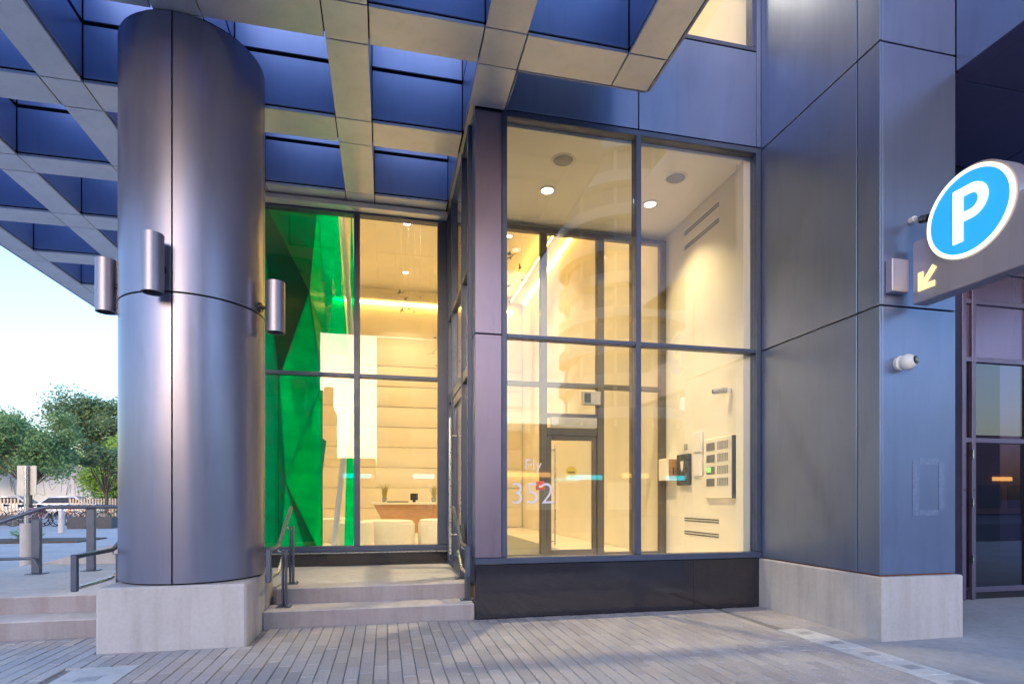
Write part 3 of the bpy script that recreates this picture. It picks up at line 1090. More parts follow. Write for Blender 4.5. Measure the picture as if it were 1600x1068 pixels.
# ---- things on the right wall
WX = 4.283
TILEG = paint('grey_tile', (0.17, 0.17, 0.16), 0.4)
ic = thing('intercom_panel', (WX, 6.7, 1.25), 'large beige intercom and directory panel with dark tiles on the right wall', 'intercom')
box('plate', WX - 0.05, WX - 0.002, 6.36, 7.0, 1.26, 2.05, WALLP, ic, 0.006)
box('side_edge', WX - 0.055, WX - 0.002, 6.34, 6.358, 1.26, 2.05, FRAME, ic, 0.002)
for k in range(4):
    z = 1.42 + k * 0.158
    o = box('display', WX - 0.058, WX - 0.0505, 6.74, 6.93, z, z + 0.10, TILEG, ic, 0.002)
    if k == 1:
        box('screen', WX - 0.062, WX - 0.0585, 6.82, 6.91, z + 0.03, z + 0.09, LCD, o, 0)
    for q in range(7):
        y = 6.44 + q * 0.036
        box('name_strip', WX - 0.056, WX - 0.0505, y, y + 0.02, z, z + 0.105, GREYPL, ic, 0.001)
for z0, z1, lb in ((1.90, 2.18, 'upper pale framed notice beside the intercom'), (1.57, 1.865, 'lower pale framed notice beside the intercom')):
    t = thing('framed_notice', (WX, 7.2, z0), lb, 'notice', 'framed notices on the right wall')
    box('frame', WX - 0.03, WX - 0.002, 7.09, 7.32, z0, z1, WHITEPL, t, 0.004)
    p_ = box('sheet', WX - 0.034, WX - 0.0305, 7.115, 7.295, z0 + 0.025, z1 - 0.025, PAPER, t, 0)
t = thing('wall_cabinet', (WX, 7.55, 1.45), 'dark wall cabinet with a pale emblem beside the framed notices', 'cabinet')
box('housing', WX - 0.06, WX - 0.002, 7.40, 7.73, 1.45, 1.90, BOXDARK, t, 0.006)
prism('emblem', [(7.52, 1.80), (7.61, 1.80), (7.60, 1.70), (7.565, 1.65), (7.53, 1.70)], WX - 0.066, WX - 0.061, PAPER, t, 'X')
box('latch', WX - 0.068, WX - 0.061, 7.44, 7.46, 1.55, 1.60, STEEL, t, 0.002)
t = thing('mail_slot_box', (WX, 7.95, 1.5), 'pale box with an open dark side near the partition', 'box')
box('housing', WX - 0.16, WX - 0.002, 7.80, 8.10, 1.53, 1.86, WALLP, t, 0.006)
box('open_side', WX - 0.15, WX - 0.012, 7.792, 7.799, 1.55, 1.84, WOOD, t, 0)
box('handle', WX - 0.09, WX - 0.07, 7.775, 7.791, 1.62, 1.72, BOXDARK, t, 0.002)
tag(box('wall_switch', WX - 0.012, WX - 0.002, 7.52, 7.60, 1.97, 2.05, GREYPL, bev=0.003), 'small grey switch plate above the dark wall cabinet', 'switch')
for z0, lb in ((5.10, 'upper pair of thin air slots high on the right wall'), (4.89, 'lower pair of thin air slots high on the right wall'), (0.93, 'upper pair of thin air slots low on the right wall'), (0.74, 'lower pair of thin air slots low on the right wall')):
    t = thing('air_slot', (WX, 7.1, z0), lb, 'vent', 'linear air slots in the right wall')
    for dz in (0.0, 0.035):
        box('slot', WX - 0.006, WX - 0.001, 6.72, 7.6, z0 + dz, z0 + dz + 0.014, BOXDARK, t, 0)
t = thing('security_camera', (WX, 6.48, 2.6), 'small dark camera on the right wall above the intercom', 'camera')
lathe('mount', [(0, 2.60), (0.03, 2.60), (0.03, 2.66), (0, 2.66)], WX - 0.032, 6.46, WHITEPL, t, 16)
tube('body', [(WX - 0.05, 6.46, 2.63), (WX - 0.19, 6.55, 2.62)], 0.036, GREYPL, t, 14)
tube('lens', [(WX - 0.19, 6.55, 2.62), (WX - 0.203, 6.558, 2.619)], 0.028, BLACKPL, t, 14)

# ---- reception desk with plants, poufs, hanging birds
dk = thing('reception_desk', (0.6, 15.5, FZ), 'golden wooden reception desk tapering to its base at the lobby rear', 'desk')
prism('front', [(-0.30, 1.10), (2.0, 1.10), (1.85, FZ), (0.10, FZ)], 15.3, 15.95, WOOD, dk, 'Y')
box('top', -0.36, 2.05, 15.24, 16.02, 1.102, 1.16, WHITEF, dk, 0.006)
for k, (x, y, lb) in enumerate(((-0.02, 15.5, 'yellow-green grass pot at the left of the reception desk'), (1.28, 15.5, 'yellow-green grass pot at the right of the reception desk'))):
    t = thing('potted_grass', (x, y, 1.161), lb, 'plant', 'grass pots on the reception desk')
    lathe('pot', [(0, 1.161), (0.055, 1.161), (0.07, 1.29), (0.06, 1.29), (0.055, 1.27), (0, 1.27)], x, y, GREYPL, t, 18)
    bm = bmesh.new()
    for q in range(60):
        a = random.uniform(0, 6.28)
        r0 = random.uniform(0, 0.045)
        l = random.uniform(0.2, 0.42)
        sp = random.uniform(0.02, 0.13)
        bx, by = x + r0 * math.cos(a), y + r0 * math.sin(a)
        dxy = Vector((-math.sin(a), math.cos(a), 0)) * 0.008
        p0 = Vector((bx, by, 1.27))
        p1 = Vector((bx + sp * 0.5 * math.cos(a), by + sp * 0.5 * math.sin(a), 1.27 + l * 0.6))
        p2 = Vector((bx + sp * 1.3 * math.cos(a), by + sp * 1.3 * math.sin(a), 1.27 + l))
        v = [bm.verts.new(p) for p in (p0 - dxy, p0 + dxy, p1 + dxy, p1 - dxy, p2)]
        bm.faces.new(v[:4])
        bm.faces.new((v[3], v[2], v[4]))
    finish(bm, 'blades', paint('grass_blade%d' % k, (0.42, 0.34, 0.03), 0.6), t, (x, y, 1.27))
t = thing('desk_monitor', (0.75, 15.6, 1.161), 'small dark monitor standing on the reception desk', 'monitor')
box('screen', 0.66, 0.86, 15.58, 15.61, 1.22, 1.40, BLACKPL, t, 0.004)
box('stand', 0.72, 0.80, 15.56, 15.64, 1.161, 1.22, BLACKPL, t, 0.004)
t = thing('card_tray', (0.2, 15.4, 1.161), 'dark low tray of cards on the reception desk', 'tray')
box('tray', 0.05, 0.60, 15.33, 15.42, 1.162, 1.19, BLACKPL, t, 0.003)
box('cards', 0.10, 0.3, 15.34, 15.41, 1.191, 1.21, PAPER, t, 0.002)
for x, y, r_, h_, lb in ((-0.55, 10.6, 0.36, 0.46, 'round cream pouf left of the recessed window mullion'), (0.03, 11.2, 0.53, 0.46, 'wide round cream pouf in front of the reception desk'), (1.05, 11.3, 0.42, 0.47, 'round cream pouf partly hidden by the right window jamb'), (-1.0, 12.6, 0.40, 0.46, 'round cream pouf behind the green glass')):
    t = thing('pouf', (x, y, FZ), lb, 'pouf', 'round poufs in the lobby')
    lathe('body', [(0, FZ), (r_ * 0.97, FZ), (r_, FZ + 0.03), (r_, FZ + h_ - 0.05), (r_ * 0.96, FZ + h_ - 0.015), (0, FZ + h_ - 0.015)], x, y, WHITEF, t, 40)
    lathe('cushion', [(0, FZ + h_ - 0.013), (r_ * 0.95, FZ + h_ - 0.013), (r_ * 0.93, FZ + h_ + 0.02), (r_ * 0.8, FZ + h_ + 0.035), (0, FZ + h_ + 0.035)], x, y, WHITEF, t, 40)


def mobile(x, y, z, n, spread, label):
    t = thing('hanging_birds', (x, y, z), label, 'mobile', 'bird mobiles in the lobby')
    for k in range(n):
        px = x + random.uniform(-spread, spread)
        py = y + random.uniform(-spread, spread)
        pz = z + random.uniform(-spread, spread) * 1.1
        a = random.uniform(0, 6.28)
        s_ = random.uniform(0.4, 0.75)
        M = Matrix.Translation((px, py, pz)) @ Matrix.Rotation(a, 4, 'Z') @ Matrix.Rotation(random.uniform(-.5, .5), 4, 'X') @ Matrix.Scale(s_, 4)
        bm = bmesh.new()
        prof = [(-0.12, 0.004), (-0.07, 0.012), (0, 0.022), (0.06, 0.014), (0.09, 0.004)]
        bm_tube(bm, [(p, 0, 0) for p, _ in prof], 0.01, 6, rads=[r for _, r in prof])
        for s2 in (-1, 1):
            v = [bm.verts.new(p) for p in ((0.04, s2 * 0.01, 0.01), (-0.04, s2 * 0.01, 0.01), (-0.05, s2 * 0.13, 0.06), (0.0, s2 * 0.12, 0.062), (-0.06, s2 * 0.24, 0.04))]
            bm.faces.new((v[0], v[1], v[2], v[3]))
            bm.faces.new((v[3], v[2], v[4]))
        bmesh.ops.transform(bm, matrix=M, verts=bm.verts)
        b = finish(bm, 'bird', BOXDARK, t, (px, py, pz))
        tube('wire', [(px, py, pz + 0.02), (px, py, 7.61)], 0.002, STEEL, b, 4)


mobile(0.5, 13.3, 5.9, 7, 0.32, 'cluster of small dark birds hanging left in the recessed window')
mobile(1.35, 12.6, 4.5, 7, 0.42, 'trail of small dark birds hanging beside the right window jamb')
mobile(2.3, 10.6, 5.6, 6, 0.4, 'small dark birds hanging behind the glass partition')

# ---- green folded glass in the lobby's left corner
gg = thing('green_glass_screen', (-1.6, 9.0, FZ), 'tall folded screen of green glass facets behind the recessed window', 'screen')


def facet(pts, mat, t=0.012):
    bm = bmesh.new()
    P = [Vector(p) for p in pts]
    nrm = (P[1] - P[0]).cross(P[2] - P[0]).normalized() * t
    A = [bm.verts.new(p) for p in P]
    B = [bm.verts.new(p + nrm) for p in P]
    bm.faces.new(A)
    bm.faces.new(B[::-1])
    for i in range(len(P)):
        k = (i + 1) % len(P)
        bm.faces.new((A[i], A[k], B[k], B[i]))
    return finish(bm, 'facet', mat, gg, sum(P, Vector()) / len(P))


# (vertices listed as seen from outside, left to right)
G = {
    'a': (-1.75, 8.75, 5.6), 'b': (-1.07, 9.6, 6.0), 'c': (-1.12, 9.0, 4.35), 'd': (-1.50, 8.75, 2.98), 'e': (-1.75, 8.75, 2.98),
    'f': (-0.80, 9.9, 6.3), 'g': (-0.60, 9.7, 3.6), 'h': (-0.86, 9.2, 3.5), 'i': (-0.93, 9.0, 2.98),
    'j': (-0.93, 9.0, FZ + 0.01), 'k': (-1.50, 8.75, FZ + 0.01), 'l': (-1.75, 8.75, FZ + 0.01), 'm': (-1.42, 8.78, 1.5), 'n': (-1.12, 8.93, FZ + 0.01),
}
facet([G['a'], G['e'], G['d']], GREENE)
facet([G['a'], G['d'], G['c']], GREENA)
facet([G['a'], G['c'], G['b']], GREENF)
facet([G['b'], G['c'], G['h']], GREENB)
facet([G['b'], G['h'], G['g'], G['f']], GREENG)
facet([G['c'], G['d'], G['i']], GREENC)
facet([G['c'], G['i'], G['h']], GREEND)
facet([G['d'], G['m'], G['i']], GREENC)
facet([G['m'], G['j'], G['i']], GREENB)
facet([G['m'], G['n'], G['j']], GREENF)
facet([G['d'], G['k'], G['m']], GREENE)
facet([G['k'], G['n'], G['m']], GREENG)
facet([G['e'], G['l'], G['k'], G['d']], GREENE)
facet([(-0.56, 9.9, 6.3), (-0.46, 9.7, 3.3), (-0.52, 9.7, FZ + 0.02), (-0.66, 9.72, FZ + 0.02), (-0.58, 9.7, 3.4)], GREENC)
facet([(-1.9, 10.2, 6.4), (-1.35, 10.0, 1.6), (-0.85, 10.3, 4.9)], GREENA)
facet([(-1.75, 10.0, 2.8), (-0.95, 9.8, 2.2), (-1.2, 10.1, FZ + 0.02), (-1.8, 10.1, FZ + 0.02)], GREENE)
facet([(-1.45, 9.5, 2.6), (-1.0, 9.4, 1.9), (-1.35, 9.5, 0.9)], GREEND)
for a_, b_ in (('c', 'd'), ('c', 'i'), ('c', 'b'), ('d', 'm'), ('m', 'n'), ('i', 'j'), ('d', 'i'), ('h', 'c'), ('a', 'd'), ('a', 'c'), ('b', 'h'), ('m', 'i'), ('m', 'j'), ('k', 'm')):
    tube('joint', [G[a_], G[b_]], 0.011, FRAME, gg, 6)
bar = tube('white_edge', [(-0.72, 9.85, 6.3), (-0.50, 9.62, 3.4), (-0.78, 9.0, FZ)], 0.045, WHITEPL, gg, 10)

# ---- vinyl lettering on the front window
dec = group_part('window_lettering', vit, (1.3, FY + 0.045, 1.2), 'pale vinyl lettering low on the front window')
# (three levels at most: the letters are joined pieces of this part)
o = text_mesh('number_lettering', '352', 0.325, DECAL, vit, (1.29, FY + 0.046, 1.20), (R(90), 0, 0), 0.001, -0.004, spacing=1.02)
o['label'] = 'pale vinyl house number 352 on the window'
o = text_mesh('word_lettering', 'Fly', 0.17, DECAL, vit, (1.45, FY + 0.046, 1.56), (R(90), 0, 0), 0.001, -0.002)
o['label'] = 'pale vinyl word Fly on the window'
bpy.data.objects.remove(dec)

# ================================================================== STEPS AND PLATFORM
st_r = thing('entrance_steps', (-0.1, 6.1, 0), 'two grey concrete steps up to the glass entrance door', 'steps')


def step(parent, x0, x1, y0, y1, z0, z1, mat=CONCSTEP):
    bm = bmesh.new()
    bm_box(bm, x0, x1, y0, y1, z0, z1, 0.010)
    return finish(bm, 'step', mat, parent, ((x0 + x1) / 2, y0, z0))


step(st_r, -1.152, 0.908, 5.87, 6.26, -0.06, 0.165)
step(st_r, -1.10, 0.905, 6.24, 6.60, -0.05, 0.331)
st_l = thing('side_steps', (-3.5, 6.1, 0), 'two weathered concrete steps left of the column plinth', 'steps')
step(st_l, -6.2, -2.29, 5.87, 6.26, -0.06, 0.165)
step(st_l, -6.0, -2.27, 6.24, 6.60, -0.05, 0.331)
tag(box('platform', -4.85, 0.90, 6.602, 14.3, -0.06, 0.33, CONCPLAT, bev=0.006), kind='structure')
tag(box('platform_core', -2.26, -1.12, 6.43, 6.6, -0.05, 0.328, CONCPLAT, bev=0.004), kind='structure')
rw = prism('ramp_wall', [(-4.75, 0.33), (-2.9, 0.33), (-2.9, 0.62), (-3.7, 0.62)], 9.2, 9.45, CONC, None, 'Y')
tag(rw, 'low sloping concrete ramp wall behind the left handrail', 'wall')


# ---- handrails of the steps
def handrail(name, X, label, mirror=1, top=(6.88, 1.15), bot_y=5.62):
    t = thing(name, (X, 6.1, 0.165), label, 'handrail', 'handrails beside the steps')
    z0 = 0.77
    pts = bend([(X, top[0] + 0.02, top[1]), (X, 6.10, z0), (X, bot_y, z0)], 0.06)
    tube('top_rail', pts, 0.021, RAILP, t, 12)
    box('end_plate', X - 0.024, X + 0.024, bot_y - 0.03, bot_y + 0.012, 0.48, z0 + 0.02, RAILP, t, 0.006)
    pts = bend([(X, bot_y, 0.505), (X, 6.08, 0.505), (X, 6.40, 0.66)], 0.05)
    tube('lower_rail', pts, 0.016, STEEL, t, 12)
    for y, zb, zt in ((6.09, 0.166, 0.735), (6.55, 0.3325, 0.955)):
        x2 = X + mirror * 0.045
        box('post', x2 - 0.009, x2 + 0.009, y - 0.035, y + 0.035, zb + 0.012, zt, RAILP, t, 0.003)
        box('post', x2 + 0.022, x2 + 0.040, y - 0.035, y + 0.035, zb + 0.012, zt, RAILP, t, 0.003)
        fp = box('foot_plate', x2 - 0.06, x2 + 0.08, y - 0.06, y + 0.06, zb, zb + 0.011, RAILP, t, 0.002)
        for dx in (-0.045, 0.062):
            for dy in (-0.045, 0.045):
                tube('bolt', [(x2 + dx, y + dy, zb + 0.011), (x2 + dx, y + dy, zb + 0.028)], 0.009, STEEL, fp, 8)
        tube('bracket', bend([(x2 + 0.015, y, zt - 0.03), (X, y, zt - 0.01), (X, y, zt + 0.02)], 0.02), 0.008, STEEL, t, 8)
    return t


handrail('step_handrail', -1.05, 'slanted metal handrail at the left of the entrance steps, by the round column', 1)
handrail('step_handrail', 0.80, 'slanted metal handrail at the right of the entrance steps, by the glass door', 1)
handrail('step_handrail', -2.52, 'slanted metal handrail left of the round column, above the weathered steps', 1, top=(7.2, 1.31), bot_y=5.42)

t = thing('ramp_handrail', (-4.1, 8.1, 0.33), 'long level handrail sloping down to the left behind the column', 'handrail')
tube('top_rail', bend([(-6.3, 8.0, -0.02 + 0.28), (-4.12, 8.15, 1.15), (-3.42, 8.3, 1.15), (-2.5, 8.45, 1.15)], 0.08), 0.024, RAILP, t, 12)
tube('lower_rail', bend([(-6.2, 7.95, 0.53), (-4.16, 8.0, 0.53), (-4.1, 8.0, 0.40)], 0.05), 0.018, RAILP, t, 12)
for x, y, z1 in ((-4.17, 8.08, 1.0), (-3.68, 8.3, 1.13)):
    box('post', x - 0.045, x + 0.045, y - 0.03, y + 0.03, 0.342, z1, RAILP, t, 0.004)
    box('foot_plate', x - 0.09, x + 0.09, y - 0.08, y + 0.08, 0.331, 0.3415, RAILP, t, 0.002)

# ================================================================== FIXTURES ON COLUMN AND PIER
def can_light(ang, z0, z1, label, dist=0.13):
    a = R(ang)
    x, y = CX + (CR + dist) * math.cos(a), CY + (CR + dist) * math.sin(a)
    t = thing('wall_light', (x, y, z0), label, 'wall light', 'cylinder lights on the round column')
    r = 0.083
    lathe('body', [(r * 0.86, z0 + 0.03), (r * 0.86, z0 + 0.001), (r, z0), (r, z1), (r * 0.86, z1), (r * 0.86, z1 - 0.03)], x, y, LAMPM, t, 32)
    lathe('cap', [(0, z0 + 0.025), (r * 0.85, z0 + 0.025), (r * 0.85, z0 + 0.035), (0, z0 + 0.035)], x, y, BLACKPL, t, 24)
    lathe('cap', [(0, z1 - 0.035), (r * 0.85, z1 - 0.035), (r * 0.85, z1 - 0.025), (0, z1 - 0.025)], x, y, BLACKPL, t, 24)
    zm = (z0 + z1) / 2
    c, s = math.cos(a), math.sin(a)
    tube('arm', [(x - c * r * 0.98, y - s * r * 0.98, zm), (CX + c * (CR + 0.018), CY + s * (CR + 0.018), zm)], 0.016, BLACKPL, t, 10)
    tube('wall_plate', [(CX + c * (CR + 0.017), CY + s * (CR + 0.017), zm), (CX + c * (CR + 0.001), CY + s * (CR + 0.001), zm)], 0.045, BLACKPL, t, 20)
    return t


can_light(-98, 2.91, 3.38, 'cylinder wall light on the front of the round column')
can_light(-12, 2.80, 3.27, 'dark cylinder wall light at the right side of the round column', 0.15)
can_light(-178, 2.93, 3.40, 'cylinder wall light at the left side of the round column against the sky', 0.13)

# ---- parking sign
ps = thing('parking_sign', (4.55, 3.6, 2.95), 'projecting grey parking sign with a lit blue P disc and arrow', 'sign')
SXP = 4.52
SZ0, SZ1 = 2.95, 3.50
box('panel', SXP, SXP + 0.15, 1.75, 4.12, SZ0, SZ1, SIGNM, ps, 0.008)
CYP, CZP, RP = 3.62, 3.52, 0.345


def disc_x(name, x0, x1, cy_, cz_, r, mat, parent, r_in=None, seg=64):
    bm = bmesh.new()
    if r_in is None:
        A = [bm.verts.new((x0, cy_ + r * math.cos(2 * math.pi * i / seg), cz_ + r * math.sin(2 * math.pi * i / seg))) for i in range(seg)]
        B = [bm.verts.new((x1, v.co.y, v.co.z)) for v in A]
        bm.faces.new(A)
        bm.faces.new(B[::-1])
        for i in range(seg):
            k = (i + 1) % seg
            bm.faces.new((A[i], A[k], B[k], B[i]))
    else:
        bm_ring = []
        for i in range(seg):
            c, s = math.cos(2 * math.pi * i / seg), math.sin(2 * math.pi * i / seg)
            bm_ring.append([bm.verts.new((x, cy_ + q * c, cz_ + q * s)) for x, q in ((x0, r_in), (x0, r), (x1, r), (x1, r_in))])
        for i in range(seg):
            A, B = bm_ring[i], bm_ring[(i + 1) % seg]
            for k in range(4):
                bm.faces.new((A[k], B[k], B[(k + 1) % 4], A[(k + 1) % 4]))
    return finish(bm, name, mat, parent, (x0, cy_, cz_), smooth=30)


drum = disc_x('disc_housing', SXP - 0.004, SXP + 0.16, CYP, CZP, RP + 0.02, SIGNM, ps)
disc_x('lit_ring', SXP - 0.022, SXP - 0.005, CYP, CZP, RP, SIGNW, ps, RP - 0.029)
disc_x('blue_disc', SXP - 0.018, SXP - 0.0055, CYP, CZP, RP - 0.030, SIGNB, ps)


def poly_x(name, loops, x0, x1, mat, parent):
    cu = bpy.data.curves.new(name, 'CURVE')
    cu.dimensions = '2D'
    cu.fill_mode = 'BOTH'
    cu.extrude = abs(x1 - x0) / 2
    for lp in loops:
        sp = cu.splines.new('POLY')
        sp.points.add(len(lp) - 1)
        for p, (a, b) in zip(sp.points, lp):
            p.co = (a, b, 0, 1)
        sp.use_cyclic_u = True
    tmp = bpy.data.objects.new('tmp', cu)
    COL.objects.link(tmp)
    dg = bpy.context.evaluated_depsgraph_get()
    me = bpy.data.meshes.new_from_object(tmp.evaluated_get(dg))
    bpy.data.objects.remove(tmp)
    bpy.data.curves.remove(cu)
    me.materials.clear()
    me.materials.append(mat)
    # local (a, b) -> world (-Y, Z): read from the left side
    me.transform(Matrix(((0, 0, -1, 0), (-1, 0, 0, 0), (0, 1, 0, 0), (0, 0, 0, 1))))
    o = bpy.data.objects.new(name, me)
    o.parent = parent
    o.location = Vector(((x0 + x1) / 2, CYP, CZP)) - wloc(parent)
    COL.objects.link(o)
    return o


def arc(cx_, cz_, r, a0, a1, n=16):
    return [(cx_ + r * math.cos(R(a0 + (a1 - a0) * i / n)), cz_ + r * math.sin(R(a0 + (a1 - a0) * i / n))) for i in range(n + 1)]


outer = [(-0.115, -0.215), (-0.035, -0.215), (-0.035, -0.06), (0.02, -0.06)] + arc(0.025, 0.075, 0.135, -90, 90) + [(-0.115, 0.21)]
inner = [(-0.035, 0.01), (0.02, 0.01)] + arc(0.022, 0.075, 0.065, -90, 90) + [(-0.035, 0.14)]
poly_x('letter_p', [outer, inner], SXP - 0.026, SXP - 0.0185, SIGNW, ps)
ao = []
arrow = [(-0.438, -0.475), (-0.438, -0.315), (-0.394, -0.315), (-0.394, -0.395), (-0.305, -0.29), (-0.273, -0.322), (-0.368, -0.428), (-0.288, -0.428), (-0.288, -0.475)]
o = poly_x('arrow', [arrow], SXP - 0.012, SXP - 0.001, SIGNY, ps)
box('mount_box', 4.335, 4.515, 4.145, 4.219, 3.07, 3.36, SIGNM, ps, 0.006)
for y in (3.9, 3.4, 3.0):
    for dx in (0.05, 0.10):
        tube('bolt', [(SXP + dx, y, SZ0 - 0.008), (SXP + dx, y, SZ0 - 0.0005)], 0.012, STEEL, ps, 8)

# ---- dome camera and bullet camera on the pier
t = thing('dome_camera', (4.5, 4.2, 2.46), 'white turret camera with a dark lens on the square pier', 'camera')
q = (4.50, 2.455)
tube('base', [(q[0] - 0.02, 4.218, q[1]), (q[0] - 0.02, 4.185, q[1])], 0.066, WHITEPL, t, 24)
bm = bmesh.new()
bmesh.ops.create_uvsphere(bm, u_segments=24, v_segments=16, radius=0.072, matrix=Matrix.Translation((q[0] + 0.0, 4.15, q[1])))
finish(bm, 'body', WHITEPL, t, (q[0], 4.14, q[1]), smooth=60)
d = Vector((0.35, -1, 0.15)).normalized()
c0 = Vector((q[0] + 0.0, 4.15, q[1]))
tube('lens_ring', [c0 + d * 0.05, c0 + d * 0.0735], 0.036, BLACKPL, t, 20)
tube('lens', [c0 + d * 0.0735, c0 + d * 0.077], 0.017, GREYPL, t, 16)
t = thing('bullet_camera', (4.62, 4.2, 3.72), 'small dark bullet camera half hidden behind the parking disc', 'camera')
tube('mount', [(4.605, 4.218, 3.74), (4.605, 4.17, 3.74)], 0.03, WHITEPL, t, 14)
tube('arm', [(4.605, 4.17, 3.74), (4.60, 4.10, 3.70)], 0.014, STEEL, t, 10)
tube('body', [(4.595, 4.10, 3.70), (4.56, 3.99, 3.66)], 0.034, BLACKPL, t, 14)

# poster ghost (cleaned glue mark) on the pier
ghost = paint('glue_residue', (0.24, 0.285, 0.45), 0.40, 0.55, 0.12, 30)
gm = thing('glue_mark', (4.8, 4.217, 1.1), 'faint pale rectangular glue mark left on the square pier', 'mark')
for nm, a in (('glue_strip', (4.63, 4.70, 1.10, 1.60)), ('glue_strip', (4.92, 4.98, 1.14, 1.58)), ('glue_strip', (4.702, 4.918, 1.56, 1.62)), ('glue_strip', (4.702, 4.918, 1.10, 1.15))):
    box(nm, a[0], a[1], 4.2175, 4.2195, a[2], a[3], ghost, gm, 0)

# ================================================================== PLAZA AND STREET AT THE LEFT
def leaf_mat(name, c1, c2):
    m, nt, b = _mat(name)
    geo = nt.nodes.new('ShaderNodeNewGeometry')
    c = _ramp(nt, geo.outputs['Random Per Island'], [(0, c1), (1, c2)])
    nt.links.new(c, b.inputs['Base Color'])
    b.inputs['Roughness'].default_value = 0.6
    tl = nt.nodes.new('ShaderNodeBsdfTranslucent')
    nt.links.new(c, tl.inputs['Color'])
    mx = nt.nodes.new('ShaderNodeMixShader')
    mx.inputs[0].default_value = 0.35
    out = nt.nodes.get('Material Output')
    nt.links.new(b.outputs[0], mx.inputs[1])
    nt.links.new(tl.outputs[0], mx.inputs[2])
    nt.links.new(mx.outputs[0], out.inputs['Surface'])
    return m


BARK = paint('bark', (0.10, 0.075, 0.06), 0.9, var=0.3, scale=8)
LEAF1 = leaf_mat('leaf_mid', (0.12, 0.24, 0.11), (0.27, 0.42, 0.18))
LEAF2 = leaf_mat('leaf_dark', (0.10, 0.20, 0.11), (0.23, 0.33, 0.17))
LEAF3 = leaf_mat('leaf_lime', (0.22, 0.40, 0.06), (0.38, 0.54, 0.13))


def tree(x, y, h, trunk_h, rx, rz, nleaf, leafsize, mat, label, seed, lean=0.0, clumps=26, cz=None):
    rnd = random.Random(seed)
    t = thing('tree', (x, y, 0), label, 'tree', 'trees beyond the plaza')
    bm = bmesh.new()
    tips = []
    top = Vector((x + lean, y, trunk_h))
    bm_tube(bm, [(x, y, -0.05), (x + lean * 0.4, y, trunk_h * 0.5), top], 0.1, 8, rads=[0.028 * h, 0.022 * h, 0.017 * h])
    cz = cz if cz is not None else (trunk_h + h) / 2
    centres = []
    for k in range(clumps):
        for _ in range(30):
            d = Vector((rnd.uniform(-1, 1), rnd.uniform(-1, 1), rnd.uniform(-1, 1)))
            if 0.35 < d.length < 1.0:
                break
        c = Vector((x + lean + d.x * rx, y + d.y * rx * 0.8, cz + d.z * rz))
        centres.append((c, rnd.uniform(0.55, 1.0)))
        mid = top.lerp(c, 0.5) + Vector((rnd.uniform(-.3, .3), rnd.uniform(-.3, .3), rnd.uniform(0, 0.4)))
        bm_tube(bm, [top - Vector((0, 0, rnd.uniform(0, 0.4))), mid, c], 0.05, 5, rads=[0.008 * h, 0.005 * h, 0.0015 * h])
    finish(bm, 'trunk', BARK, t, (x, y, 0), smooth=60)
    vs, fs = [], []
    cr = rx * 0.42
    for k in range(nleaf):
        c, s_ = centres[rnd.randrange(len(centres))]
        for _ in range(20):
            d = Vector((rnd.gauss(0, 0.45), rnd.gauss(0, 0.45), rnd.gauss(0, 0.32)))
            if d.length < 1.15:
                break
        p = c + d * cr * s_
        a = Vector((rnd.uniform(-1, 1), rnd.uniform(-1, 1), rnd.uniform(-0.6, 0.6))).normalized()
        b = a.cross(Vector((rnd.uniform(-1, 1), rnd.uniform(-1, 1), rnd.uniform(-1, 1)))).normalized()
        l = leafsize * rnd.uniform(0.6, 1.3)
        i = len(vs)
        vs += [p - a * l, p + b * l * 0.42, p + a * l, p - b * l * 0.42]
        fs.append((i, i + 1, i + 2, i + 3))
    me = bpy.data.meshes.new('crown')
    me.from_pydata([tuple(v - Vector((x, y, 0))) for v in vs], [], fs)
    me.materials.append(mat)
    o = bpy.data.objects.new('crown', me)
    o.parent = t
    COL.objects.link(o)
    return t


tree(-17.6, 33.5, 5.9, 1.9, 2.5, 1.9, 21000, 0.085, LEAF1, 'broad bluish-green street tree in front of the white wall', 1, clumps=30, cz=3.95)
tree(-15.0, 35.5, 4.6, 1.6, 1.4, 1.0, 5000, 0.085, LEAF2, 'smaller dark tree overlapping the white wall', 2, clumps=16, cz=3.5)
tree(-22.8, 56.0, 11.2, 3.0, 5.0, 3.6, 30000, 0.14, LEAF2, 'tallest airy tree rising against the sky beside the column', 3, clumps=60, cz=7.4)
tree(-18.8, 47.0, 6.2, 1.2, 2.6, 2.3, 24000, 0.12, LEAF3, 'bright lime-green tree right of the white wall', 4, clumps=40, cz=3.4)
tree(-26.0, 44.0, 6.8, 2.0, 3.2, 2.0, 14000, 0.12, LEAF1, 'green tree at the left edge behind the fence', 5, clumps=26, cz=4.6)
tree(-20.5, 58.0, 7.5, 2.0, 3.4, 2.6, 12000, 0.14, LEAF3, 'pale green tree far behind the lime-green tree', 6, clumps=26, cz=4.8)
tree(-31.5, 52.0, 8.0, 2.4, 3.6, 2.6, 12000, 0.14, LEAF2, 'dark green tree farthest left above the fence', 8, clumps=26, cz=5.4)

# white wall building with scrawls
wbld = thing('white_building', (-28, 56.5, 0), 'plain white end wall of a low building with dark scrawls', 'building')
WHITEW = paint('white_render', (0.66, 0.72, 0.82), 0.85, var=0.06, scale=0.6)
box('wall', -36, -24.7, 56.0, 62.0, 0, 4.75, WHITEW, wbld, 0.02)
box('roof', -36.1, -24.6, 55.9, 62.1, 4.755, 4.9, GREYPL, wbld, 0.02)
SCR = paint('grey_scrawl', (0.42, 0.44, 0.50), 0.9)
rnd = random.Random(3)
for k in range(9):
    x0 = -30.5 + k * 0.65
    pts = [Vector((x0 + rnd.uniform(-.4, .4), 55.985, 1.2 + rnd.uniform(0, 2.6))) for _ in range(5)]
    tube('scrawl', bend(pts, 0.4), 0.022, SCR, wbld, 4)
